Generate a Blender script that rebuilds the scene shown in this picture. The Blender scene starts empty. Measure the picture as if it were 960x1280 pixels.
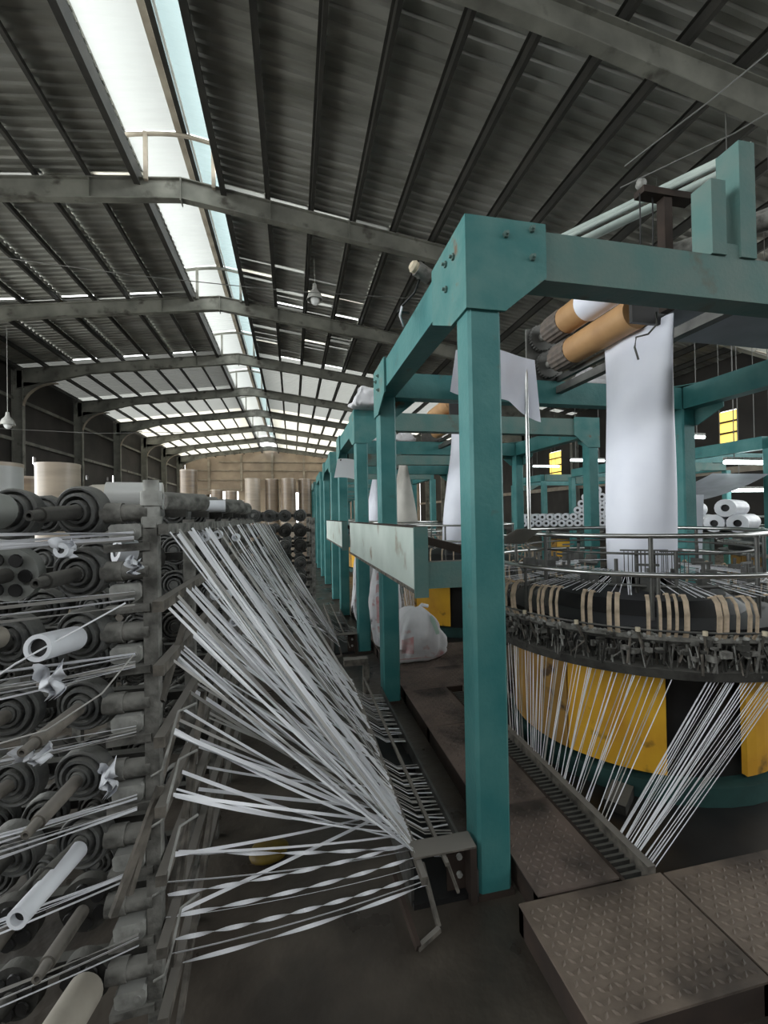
import bpy, math, random
from math import sin, cos, pi, radians, atan2, sqrt
from mathutils import Vector, Matrix
random.seed(7)
SC = bpy.context.scene
COL = SC.collection
R = random.uniform

# ------------------------------------------------------------------ camera
YAW, PITCH, ROLL = radians(12.0), radians(0.55), radians(1.0)
cam = bpy.data.cameras.new('camera')
cam.sensor_fit = 'HORIZONTAL'; cam.sensor_width = 36.0; cam.lens = 540 / 960 * 36
cam.clip_start = 0.05; cam.clip_end = 400
cam_o = bpy.data.objects.new('camera', cam); COL.objects.link(cam_o)
fw = Vector((sin(YAW) * cos(PITCH), cos(YAW) * cos(PITCH), sin(PITCH)))
rt = Vector((cos(YAW), -sin(YAW), 0)); up = rt.cross(fw)
r2 = rt * cos(ROLL) - up * sin(ROLL); u2 = up * cos(ROLL) + rt * sin(ROLL)
mw = Matrix((r2, u2, -fw)).transposed().to_4x4(); mw.translation = (0, 0, 1.5)
cam_o.matrix_world = mw
SC.camera = cam_o

# ------------------------------------------------------------------ overcast daylight
world = bpy.data.worlds.new('overcast_sky'); SC.world = world
world.use_nodes = True
bg = world.node_tree.nodes['Background']
bg.inputs[0].default_value = (0.93, 0.965, 0.97, 1)
bg.inputs[1].default_value = 1.5
def portal(loc, size, rot):
    l = bpy.data.lights.new('daylight_portal', 'AREA'); l.shape = 'RECTANGLE'
    l.size, l.size_y = size; l.cycles.is_portal = True
    o = bpy.data.objects.new('daylight_portal', l); COL.objects.link(o)
    o.location = loc; o.rotation_euler = rot
portal((2, -6.1, 7.0), (29, 1.4), (radians(90), 0, 0))            # unseen band in the gable behind the camera, opened for light
portal((-12.9, 6.1, 4.4), (23.8, 6.8), (radians(90), 0, radians(-90)))   # unseen left opening, added for side light
portal((17.4, 3.0, 4.9), (17.6, 5.4), (radians(90), 0, radians(90)))     # unseen right opening, added to light the roof
SC.view_settings.view_transform = 'Standard'
SC.view_settings.look = 'None'
SC.view_settings.gamma = 1
SC.view_settings.use_curve_mapping = False
SC.view_settings.exposure = 2.2
SC.cycles.max_bounces = 6
SC.cycles.diffuse_bounces = 4
SC.cycles.glossy_bounces = 3
SC.cycles.sample_clamp_indirect = 6

# ------------------------------------------------------------------ materials
MATS = {}
def mat(name, c1, c2=None, scale=6.0, rough=0.6, metal=0.0, bump=0.0, bscale=60.0, lo=0.35, hi=0.65,
        spot=None, sscale=3.0, slo=0.6, shi=0.68, dust=None, emit=None, stretch=None, spec=0.4, rough2=None):
    m = bpy.data.materials.new(name); m.use_nodes = True
    nt = m.node_tree; n = nt.nodes; L = nt.links
    b = n['Principled BSDF']
    b.inputs['Roughness'].default_value = rough; b.inputs['Metallic'].default_value = metal
    b.inputs['Specular IOR Level'].default_value = spec
    tc = n.new('ShaderNodeTexCoord'); vec = tc.outputs['Object']
    if stretch:
        mp = n.new('ShaderNodeMapping'); mp.inputs['Scale'].default_value = stretch
        L.new(vec, mp.inputs['Vector']); vec = mp.outputs[0]
    def noise(s, d=5):
        t = n.new('ShaderNodeTexNoise'); t.inputs['Scale'].default_value = s; t.inputs['Detail'].default_value = d
        L.new(vec, t.inputs['Vector']); return t.outputs[0]
    def ramp(src, a, z):
        r = n.new('ShaderNodeMapRange'); r.inputs[1].default_value = a; r.inputs[2].default_value = z
        L.new(src, r.inputs[0]); return r.outputs[0]
    def mix(f, a, z):
        x = n.new('ShaderNodeMix'); x.data_type = 'RGBA'
        if hasattr(f, 'type'): L.new(f, x.inputs[0])
        for s, v in ((6, a), (7, z)):
            if hasattr(v, 'type'): L.new(v, x.inputs[s])
            else: x.inputs[s].default_value = (*v, 1)
        return x.outputs[2]
    col = None
    if c2:
        fac = ramp(noise(scale), lo, hi)
        col = mix(fac, c1, c2)
        if rough2 is not None:
            rr = n.new('ShaderNodeMapRange'); rr.inputs[3].default_value = rough; rr.inputs[4].default_value = rough2
            L.new(fac, rr.inputs[0]); L.new(rr.outputs[0], b.inputs['Roughness'])
    if spot: col = mix(ramp(noise(sscale, 8), slo, shi), col if col else c1, spot)
    if dust:
        g = n.new('ShaderNodeNewGeometry'); s = n.new('ShaderNodeSeparateXYZ'); L.new(g.outputs['Normal'], s.inputs[0])
        col = mix(ramp(s.outputs[2], 0.35, 0.95), col if col else c1, dust)
    if col is not None: L.new(col, b.inputs['Base Color'])
    else: b.inputs['Base Color'].default_value = (*c1, 1)
    if emit:
        b.inputs['Emission Color'].default_value = (*emit[0], 1); b.inputs['Emission Strength'].default_value = emit[1]
    if bump:
        bm = n.new('ShaderNodeBump'); bm.inputs['Strength'].default_value = bump; bm.inputs['Distance'].default_value = 0.01
        L.new(noise(bscale, 3), bm.inputs['Height']); L.new(bm.outputs[0], b.inputs['Normal'])
    MATS[name] = m
    return m
def translucent(name, ctrans, cdiff, w):
    m = bpy.data.materials.new(name); m.use_nodes = True
    nt = m.node_tree; n = nt.nodes; L = nt.links; n.remove(n['Principled BSDF'])
    tc = n.new('ShaderNodeTexCoord'); t = n.new('ShaderNodeTexNoise'); t.inputs['Scale'].default_value = 0.9; t.inputs['Detail'].default_value = 5
    L.new(tc.outputs['Object'], t.inputs['Vector'])
    mx = n.new('ShaderNodeMix'); mx.data_type = 'RGBA'; mx.inputs[6].default_value = (*ctrans, 1)
    mx.inputs[7].default_value = (*[c * 0.8 for c in ctrans], 1); L.new(t.outputs[0], mx.inputs[0])
    a = n.new('ShaderNodeBsdfTranslucent'); L.new(mx.outputs[2], a.inputs[0])
    d = n.new('ShaderNodeBsdfDiffuse'); d.inputs[0].default_value = (*cdiff, 1)
    s = n.new('ShaderNodeMixShader'); s.inputs[0].default_value = w
    L.new(d.outputs[0], s.inputs[1]); L.new(a.outputs[0], s.inputs[2])
    L.new(s.outputs[0], n['Material Output'].inputs[0]); MATS[name] = m
    return m

mat('oil_film', (0.022, 0.019, 0.016), (0.030, 0.026, 0.022), 6, 0.10, bump=0.05, bscale=20)
mat('concrete', (0.090, 0.076, 0.061), (0.036, 0.030, 0.025), 3.5, 0.55, bump=0.6, bscale=14, lo=0.3, hi=0.7, spot=(0.030, 0.027, 0.024), sscale=1.3, slo=0.5, shi=0.66, rough2=0.22)
mat('bounce_yard', (0.50, 0.49, 0.46), (0.42, 0.41, 0.38), 0.5, 0.8)  # pale colour for the added ground that bounces daylight upward
mat('roof_steel', (0.42, 0.42, 0.385), (0.24, 0.24, 0.215), 0.7, 0.42, metal=0.2, stretch=(1, 3, 1), spot=(0.50, 0.51, 0.48), sscale=0.35, slo=0.5, shi=0.75)
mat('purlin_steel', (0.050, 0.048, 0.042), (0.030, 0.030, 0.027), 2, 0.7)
mat('rafter_paint', (0.25, 0.25, 0.215), (0.13, 0.13, 0.112), 1.2, 0.75, spot=(0.06, 0.055, 0.045), sscale=2.2, slo=0.58, shi=0.72)
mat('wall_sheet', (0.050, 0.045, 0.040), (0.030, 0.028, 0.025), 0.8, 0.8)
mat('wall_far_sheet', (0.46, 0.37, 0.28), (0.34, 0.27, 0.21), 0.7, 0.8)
mat('girt_paint', (0.40, 0.35, 0.28), (0.28, 0.24, 0.19), 2, 0.7)
translucent('skylight_sheet', (0.80, 0.82, 0.80), (0.62, 0.63, 0.62), 0.12)
translucent('skylight_blue', (0.62, 0.78, 0.79), (0.5, 0.6, 0.62), 0.12)
translucent('lit_roof_bright', (0.74, 0.70, 0.60), (0.5, 0.48, 0.42), 0.40)  # translucent stand-ins for the brightly lit far roof and for roof glints
translucent('lit_roof_mid', (0.62, 0.62, 0.58), (0.3, 0.3, 0.28), 0.16)
translucent('lit_roof_dim', (0.60, 0.60, 0.56), (0.3, 0.3, 0.28), 0.055)
translucent('amber_glass', (0.95, 0.78, 0.36), (0.8, 0.6, 0.25), 0.75)
TEAL = mat('teal_paint', (0.030, 0.170, 0.172), (0.085, 0.245, 0.235), 4, 0.5, bump=0.25, bscale=40, lo=0.3, hi=0.72, spot=(0.10, 0.075, 0.05), sscale=6.5, slo=0.66, shi=0.78, dust=(0.15, 0.17, 0.15))
mat('teal_dark', (0.030, 0.085, 0.078), (0.018, 0.050, 0.046), 6, 0.6)
mat('teal_old', (0.085, 0.185, 0.170), (0.13, 0.20, 0.18), 6, 0.65, bump=0.2, bscale=50, spot=(0.12, 0.09, 0.06), sscale=4, slo=0.62, shi=0.72, dust=(0.16, 0.16, 0.14))
mat('teal_rusty', (0.045, 0.185, 0.180), (0.10, 0.235, 0.22), 6, 0.6, bump=0.3, bscale=40, spot=(0.16, 0.085, 0.045), sscale=6, slo=0.60, shi=0.68, dust=(0.15, 0.17, 0.15))
mat('pale_panel', (0.62, 0.70, 0.65), (0.50, 0.58, 0.53), 3, 0.6, spot=(0.25, 0.19, 0.13), sscale=4, slo=0.62, shi=0.75)
mat('rust_brown', (0.045, 0.030, 0.023), (0.028, 0.020, 0.016), 8, 0.85)
mat('dusty_grey', (0.24, 0.235, 0.215), (0.08, 0.078, 0.07), 22, 0.9, bump=0.4, bscale=60, dust=(0.24, 0.235, 0.215))
mat('dusty_dark', (0.060, 0.058, 0.052), (0.030, 0.029, 0.026), 16, 0.9, bump=0.3, dust=(0.12, 0.117, 0.105))
mat('dusty_light', (0.40, 0.40, 0.375), (0.19, 0.19, 0.175), 22, 0.85, dust=(0.34, 0.34, 0.32))
mat('dusty_tan', (0.19, 0.17, 0.145), (0.07, 0.064, 0.055), 20, 0.9, dust=(0.20, 0.185, 0.165))
mat('black_rubber', (0.075, 0.078, 0.078), (0.13, 0.13, 0.122), 20, 0.7, bump=0.3, bscale=80, dust=(0.20, 0.20, 0.185))
mat('grey_disc', (0.34, 0.35, 0.33), (0.25, 0.26, 0.24), 9, 0.7)
mat('black_paint_and_void', (0.010, 0.010, 0.011), (0.020, 0.019, 0.018), 5, 0.5)  # black parts, and darkness painted into voids
mat('white_plastic', (0.80, 0.82, 0.86), (0.68, 0.70, 0.74), 8, 0.45)
mat('white_tape', (0.88, 0.89, 0.93), (0.76, 0.77, 0.80), 3, 0.3)
mat('dull_tape', (0.46, 0.45, 0.43), (0.34, 0.33, 0.31), 5, 0.5)
mat('beige_roll', (0.42, 0.39, 0.33), (0.34, 0.31, 0.26), 9, 0.8)
mat('kraft', (0.56, 0.47, 0.37), (0.46, 0.38, 0.30), 3, 0.3, stretch=(1, 1, 6))
mat('kraft_dark', (0.34, 0.26, 0.18), (0.25, 0.19, 0.14), 3, 0.3, stretch=(1, 1, 6))
mat('shrink_white', (0.62, 0.63, 0.62), (0.52, 0.52, 0.50), 3, 0.3)
mat('fabric_white', (0.80, 0.82, 0.90), (0.74, 0.76, 0.85), 4, 0.55)
mat('fabric_cream', (0.55, 0.53, 0.48), (0.46, 0.44, 0.40), 4, 0.6)
mat('fabric_grey', (0.40, 0.42, 0.46), (0.33, 0.35, 0.38), 4, 0.6)
mat('sack_white', (0.72, 0.72, 0.74), (0.60, 0.60, 0.62), 6, 0.5, bump=1.0, bscale=14, spot=(0.50, 0.28, 0.28), sscale=6, slo=0.62, shi=0.70)
mat('red_print', (0.55, 0.25, 0.26), (0.64, 0.55, 0.55), 9, 0.6)
mat('green_print', (0.42, 0.56, 0.48), rough=0.6)
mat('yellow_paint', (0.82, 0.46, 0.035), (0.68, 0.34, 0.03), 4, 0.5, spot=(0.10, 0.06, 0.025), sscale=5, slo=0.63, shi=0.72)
mat('yellow_shaded', (0.42, 0.24, 0.06), (0.33, 0.19, 0.05), 5, 0.6, spot=(0.10, 0.06, 0.03), sscale=6, slo=0.62, shi=0.7)  # shaded copy of the yellow, shadow put into the colour
mat('chrome', (0.62, 0.63, 0.62), (0.50, 0.50, 0.48), 10, 0.28, metal=1.0)
mat('gun_steel', (0.16, 0.16, 0.15), (0.10, 0.10, 0.095), 10, 0.5, metal=0.6)
mat('belt_tan', (0.56, 0.44, 0.32), (0.36, 0.29, 0.21), 30, 0.8)
mat('roller_rubber', (0.46, 0.27, 0.12), (0.36, 0.20, 0.09), 5, 0.55)
mat('roller_ribbed', (0.15, 0.12, 0.10), (0.10, 0.085, 0.075), 20, 0.8)
mat('pipe_paint', (0.45, 0.52, 0.48), (0.36, 0.42, 0.39), 6, 0.6)
mat('checker_steel', (0.21, 0.168, 0.135), (0.12, 0.095, 0.077), 5, 0.62, bump=0.2, bscale=60, spot=(0.045, 0.038, 0.034), sscale=3.5, slo=0.55, shi=0.7, spec=0.3)
mat('checker_red', (0.18, 0.138, 0.118), (0.115, 0.092, 0.080), 5, 0.65, bump=0.2, bscale=60, spot=(0.04, 0.034, 0.03), sscale=4, slo=0.55, shi=0.7, spec=0.3)
mat('cable_black', (0.02, 0.02, 0.02), rough=0.6)
mat('cable_grey', (0.16, 0.16, 0.15), rough=0.7)
mat('lamp_enamel', (0.50, 0.50, 0.47), (0.38, 0.38, 0.35), 10, 0.5)
mat('lamp_glass', (0.75, 0.76, 0.75), rough=0.3)
mat('tube_glow', (0.9, 0.95, 1.0), rough=0.4, emit=((0.85, 1.0, 1.0), 3.5))
mat('paper', (0.82, 0.84, 0.86), rough=0.8)
mat('cream_plastic', (0.62, 0.54, 0.40), rough=0.5)
mat('yellow_bag', (0.16, 0.11, 0.012), (0.07, 0.045, 0.015), 9, 0.6)

# ------------------------------------------------------------------ mesh builder
def basis(d):
    d = Vector(d).normalized()
    a = Vector((0, 0, 1)) if abs(d.z) < 0.95 else Vector((1, 0, 0))
    x = d.cross(a).normalized(); y = x.cross(d).normalized()
    return x, y, d
class MB:
    def __init__(s): s.v = []; s.f = []; s.sm = []; s.mi = []; s.cur = 0
    def add(s, vs, fs, smooth=False):
        o = len(s.v); s.v += [tuple(v) for v in vs]
        for f in fs: s.f.append(tuple(i + o for i in f)); s.sm.append(smooth); s.mi.append(s.cur)
        return s
    def box(s, x0, x1, y0, y1, z0, z1):
        return s.add([(x, y, z) for x in (x0, x1) for y in (y0, y1) for z in (z0, z1)],
                     [(0, 1, 3, 2), (4, 6, 7, 5), (0, 4, 5, 1), (2, 3, 7, 6), (0, 2, 6, 4), (1, 5, 7, 3)])
    def cbox(s, c, d): return s.box(c[0] - d[0] / 2, c[0] + d[0] / 2, c[1] - d[1] / 2, c[1] + d[1] / 2, c[2] - d[2] / 2, c[2] + d[2] / 2)
    def bar(s, p, q, w, h):
        p, q = Vector(p), Vector(q); x, y, d = basis(q - p)
        vs = [b + x * sx * w / 2 + y * sy * h / 2 for b in (p, q) for sx, sy in ((-1, -1), (1, -1), (1, 1), (-1, 1))]
        return s.add(vs, [(3, 2, 1, 0), (4, 5, 6, 7), (0, 1, 5, 4), (1, 2, 6, 5), (2, 3, 7, 6), (3, 0, 4, 7)])
    def lathe(s, prof, o=(0, 0, 0), d=(0, 0, 1), n=20, smooth=True, a0=0, a1=2 * pi):
        """prof: list of (t along axis, r); each segment has its own vertices so edges stay crisp"""
        o = Vector(o); x, y, d = basis(d); full = abs(a1 - a0 - 2 * pi) < 1e-6
        m = n if full else n + 1
        for (t0, ra), (t1, rb) in zip(prof, prof[1:]):
            vs = []
            for t, r in ((t0, ra), (t1, rb)):
                for i in range(m):
                    a = a0 + (a1 - a0) * i / n
                    vs.append(o + d * t + (x * cos(a) + y * sin(a)) * r)
            fs = [(i, (i + 1) % m, m + (i + 1) % m, m + i) for i in range(n)]
            s.add(vs, fs, smooth and abs(t1 - t0) > 1e-6)
        return s
    def cyl(s, p, q, r, n=12, r2=None):
        p, q = Vector(p), Vector(q); l = (q - p).length; r2 = r if r2 is None else r2
        return s.lathe([(0, 0.0001), (0, r), (l, r2), (l, 0.0001)], p, q - p, n)
    def tubeh(s, p, q, r, ri, n=16):
        p, q = Vector(p), Vector(q); l = (q - p).length
        return s.lathe([(0, ri), (0, r), (l, r), (l, ri), (0, ri)], p, q - p, n)
    def path(s, pts, r, n=6, closed=False):
        pts = [Vector(p) for p in pts]; vs = []; N = len(pts)
        for i, p in enumerate(pts):
            t = (pts[(i + 1) % N] - pts[i - 1]) if closed else (pts[min(i + 1, N - 1)] - pts[max(i - 1, 0)])
            x, y, _ = basis(t)
            vs += [p + (x * cos(2 * pi * k / n) + y * sin(2 * pi * k / n)) * r for k in range(n)]
        fs = []
        for i in range(N if closed else N - 1):
            j = (i + 1) % N
            fs += [(i * n + k, i * n + (k + 1) % n, j * n + (k + 1) % n, j * n + k) for k in range(n)]
        if not closed: fs += [tuple(range(n))[::-1], tuple((N - 1) * n + k for k in range(n))]
        return s.add(vs, fs, True)
    def ribbon(s, pts, w, side, th=0.0, twist=0.0, ph=0.0):
        pts = [Vector(p) for p in pts]; N = len(pts); vs = []
        for i, p in enumerate(pts):
            t = (pts[min(i + 1, N - 1)] - pts[max(i - 1, 0)]).normalized()
            sd = Vector(side); sd = (sd - t * sd.dot(t)).normalized(); nn = t.cross(sd)
            a = ph + twist * i / (N - 1); e = sd * cos(a) + nn * sin(a)
            nv = t.cross(e) * (th / 2)
            vs += [p - e * w / 2 - nv, p + e * w / 2 - nv, p + e * w / 2 + nv, p - e * w / 2 + nv]
        fs = []
        for i in range(N - 1):
            a, b = i * 4, i * 4 + 4
            fs += [(a + k, a + (k + 1) % 4, b + (k + 1) % 4, b + k) for k in range(4)]
        fs += [(3, 2, 1, 0), tuple((N - 1) * 4 + k for k in range(4))]
        return s.add(vs, fs)
    def prism(s, poly, ext):
        e = Vector(ext); n = len(poly); poly = [Vector(p) for p in poly]
        fs = [tuple(range(n))[::-1], tuple(range(n, 2 * n))] + [(i, (i + 1) % n, n + (i + 1) % n, n + i) for i in range(n)]
        return s.add(poly + [p + e for p in poly], fs)
    def grid(s, fn, nu, nv, smooth=True, closed=False):
        m = nu if closed else nu + 1
        vs = [fn(i / nu, j / nv) for j in range(nv + 1) for i in range(m)]
        fs = [(j * m + i, j * m + (i + 1) % m, (j + 1) * m + (i + 1) % m, (j + 1) * m + i) for j in range(nv) for i in range(nu)]
        return s.add(vs, fs, smooth)
    def mesh(s, name, *mats):
        me = bpy.data.meshes.new(name); me.from_pydata(s.v, [], s.f)
        me.polygons.foreach_set('use_smooth', s.sm); me.polygons.foreach_set('material_index', s.mi)
        for m in mats: me.materials.append(MATS[m])
        me.update(); return me
    def build(s, name, m, parent=None, world=True):
        """vertices are in world space; a child stores them relative to its (unrotated) parents"""
        if parent is not None and world:
            off = base_of(parent); s.v = [(v[0] - off[0], v[1] - off[1], v[2] - off[2]) for v in s.v]
        ms = m if isinstance(m, (list, tuple)) else [m]
        return link(name, s.mesh(name, *ms), parent)
def base_of(o):
    v = Vector(o.location)
    while o.parent: o = o.parent; v += Vector(o.location)
    return v
def link(name, data, parent=None, loc=None, rot=None):
    o = bpy.data.objects.new(name, data); COL.objects.link(o)
    if parent is not None: o.parent = parent
    if loc is not None: o.location = loc
    if rot is not None: o.rotation_euler = rot
    return o
def tag(o, label=None, cat=None, group=None, kind=None):
    if label: o['label'] = label
    if cat: o['category'] = cat
    if group: o['group'] = group
    if kind: o['kind'] = kind
    return o
def thing(name, loc, label, cat, group=None, rot=None):
    o = link(name, None, None, loc, rot); o.empty_display_size = 0.1
    return tag(o, label, cat, group)
def tree(o):
    return [c for c in COL.objects if c.parent == o]
def copy_tree(o, parent=None, loc=None, kids=None):
    c = o.copy(); COL.objects.link(c)
    if parent is not None: c.parent = parent
    if loc is not None: c.location = loc
    for ch in KIDS.get(o.name, []): copy_tree(ch, c)
    return c
KIDS = {}
def index_kids():
    KIDS.clear()
    for o in COL.objects:
        if o.parent: KIDS.setdefault(o.parent.name, []).append(o)

# ------------------------------------------------------------------ the hall
RX, RZ, SL = -2.65, 10.45, 0.135          # ridge line and slope of the roof sheets
XL, XR, Y0, Y1 = -13.0, 17.5, -6.2, 58.0
def roof_z(x): return RZ - SL * abs(x - RX)
BAY = 6.0
FRAMES = [-0.2 + BAY * i for i in range(10)] + [58.0 - 0.25]
FRAMES[0] = -0.2
yd = MB()
for xa, xb, ya, yb in ((-60, XL - 0.1, -40, 100), (XR + 0.1, 60, -40, 100), (XL - 0.1, XR + 0.1, -40, Y0), (XL - 0.1, XR + 0.1, Y1, 100)):
    yd.add([(xa, ya, -0.01), (xb, ya, -0.01), (xb, yb, -0.01), (xa, yb, -0.01)], [(0, 1, 2, 3)])
tag(yd.build('floor_yard_bounce', 'bounce_yard'), 'pale yard added outside the hall to bounce daylight onto the roof', None, None, 'structure')  # unseen pale ground added to throw daylight up to the roof
floor = MB().add([(XL - 0.1, Y0, 0), (XR + 0.1, Y0, 0), (XR + 0.1, Y1, 0), (XL - 0.1, Y1, 0)], [(0, 1, 2, 3)]).build('floor', 'concrete')
tag(floor, 'dark oily concrete floor', None, None, 'structure')

ceiling = link('ceiling', None, None, (0, 0, 0)); tag(ceiling, 'corrugated steel roof on purlins with a raised ridge skylight', None, None, 'structure')
def corrugated(x0, x1, ya, yb, pitch=0.26, h=0.045, dz=0.0):
    m = MB(); pts = []; y = ya
    while y < yb - 1e-6:
        for fy, z in ((0, 0), (0.30, 0), (0.42, h), (0.88, h)):
            yy = y + fy * pitch
            if yy < yb: pts.append((yy, z))
        y += pitch
    pts.append((yb, 0)); vs = []
    for yy, z in pts: vs += [(x0, yy, roof_z(x0) + z + dz), (x1, yy, roof_z(x1) + z + dz)]
    n = len(pts)
    m.add(vs, [(2 * i, 2 * i + 1, 2 * i + 3, 2 * i + 2) for i in range(n - 1)])
    return m
HALF = 0.95                                  # half width of the ridge opening
bays = [(Y0, -0.2)] + [(FRAMES[i], FRAMES[i + 1]) for i in range(len(FRAMES) - 1)] + [(57.75, 58.0)]
for ya, yb in bays:
    yc = (ya + yb) / 2
    for side in (-1, 1):
        xi = RX + side * HALF; xo = XL - 0.3 if side < 0 else XR + 0.3
        a, b = (xo, xi) if side < 0 else (xi, xo)
        if yc > 37: corrugated(a, b, ya, yb).build('lit_roof_sheet', 'lit_roof_bright', ceiling)  # added translucent sheets imitate the strongly lit far roof
        elif yc > 31: corrugated(a, b, ya, yb).build('lit_roof_sheet', 'lit_roof_mid', ceiling)
        elif yc > 25: corrugated(a, b, ya, yb).build('lit_roof_sheet', 'lit_roof_dim' if side < 0 else 'lit_roof_mid', ceiling)
        elif yc > 12:                        # narrow translucent strips added to imitate glints on the steel sheets
            ncol = 4 if side > 0 else 6; w = 1.14
            for c in range(ncol):
                xa_ = xi + side * w * c; xb_ = xi + side * w * (c + 1); y = ya
                lo_, hi_ = min(xa_, xb_) - 0.04, max(xa_, xb_) + 0.04
                cuts = [ya + 0.05 + R(0, .1)] if R(0, 1) < 0.8 else []
                if side > 0:
                    nn = (1 if c > 2 else 3) if yc < 18 else (3 if c > 2 else 7)
                    cuts += [ya + min(5.5, max(0.4, random.gauss(4.6 if yc < 18 else 3.2, 1.2))) for q in range(nn)]
                cuts.sort()
                for q in cuts:
                    if q < y + 0.02: continue
                    corrugated(lo_, hi_, y, q + 0.03).build('roof_sheet', 'roof_steel', ceiling)
                    e = min(yb - 0.02, q + R(0.10, 0.30) * (1 if side > 0 else 0.6))
                    corrugated(lo_, hi_, q, e).build('glint_strip', random.choice(('lit_roof_bright', 'lit_roof_mid', 'lit_roof_mid', 'lit_roof_dim')), ceiling); y = e
                corrugated(lo_, hi_, y - 0.03, yb, dz=0.05 * (c % 2)).build('roof_sheet', 'roof_steel', ceiling)
            cut = xi + side * w * ncol
            corrugated(min(cut - side * 0.05, xo), max(cut - side * 0.05, xo), ya, yb).build('roof_sheet', 'roof_steel', ceiling)
        else: corrugated(a, b, ya, yb).build('roof_sheet', 'roof_steel', ceiling)
# purlins: Z sections running the length of the hall
for side in (-1, 1):
    x = RX + side * 1.0; k = 0
    while XL + 0.2 < x < XR - 0.2:
        z = roof_z(x) - 0.02; m = MB()
        if k == 0:
            m.box(x - 0.04, x + 0.04, Y0, Y1, z - 0.34, z + 0.02)
            m.box(x - 0.10 * (side < 0) - 0.04 * (side > 0), x + 0.10 * (side > 0) + 0.04 * (side < 0), Y0, Y1, z - 0.36, z - 0.34)
        else:
            m.box(x - 0.012, x + 0.012, Y0, Y1, z - 0.20, z)
            m.box(x - 0.012, x + 0.07, Y0, Y1, z - 0.21, z - 0.195); m.box(x - 0.07, x + 0.012, Y0, Y1, z - 0.012, z)
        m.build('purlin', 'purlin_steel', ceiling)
        x += side * 1.14; k += 1
# raised ridge cap: two translucent slopes, a ridge beam and side rails
for ya, yb in bays:
    for side in (-1, 1):
        def capz(x): return 11.45 - 0.16 * abs(x - RX)
        m = MB(); n = int((yb - ya) / 0.13) + 1; vs = []
        x0, x1 = (RX - 1.35, RX) if side < 0 else (RX, RX + 1.35)
        for i in range(n + 1):
            y = ya + (yb - ya) * i / n; z = 0.02 * (i % 2)
            vs += [(x0, y, capz(x0) + z), (x1, y, capz(x1) + z)]
        m.add(vs, [(2 * i, 2 * i + 1, 2 * i + 3, 2 * i + 2) for i in range(n)])
        m.build('skylight_sheet', 'skylight_sheet' if side < 0 else 'skylight_blue', ceiling)
MB().box(RX - 0.08, RX + 0.06, Y0, Y1, 11.28, 11.40).build('ridge_beam', 'girt_paint', ceiling)
MB().box(RX + 0.06, RX + 0.17, Y0, Y1, 11.33, 11.37).build('ridge_rail', 'purlin_steel', ceiling)
MB().box(RX + 0.20, RX + 0.25, Y0, Y1, 11.31, 11.36).build('ridge_rail', 'shrink_white', ceiling)
for s in (-1, 1):
    MB().box(RX + s * 1.3 - 0.03, RX + s * 1.3 + 0.03, Y0, Y1, 11.14, 11.22).build('eave_rail', 'rafter_paint', ceiling)

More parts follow.
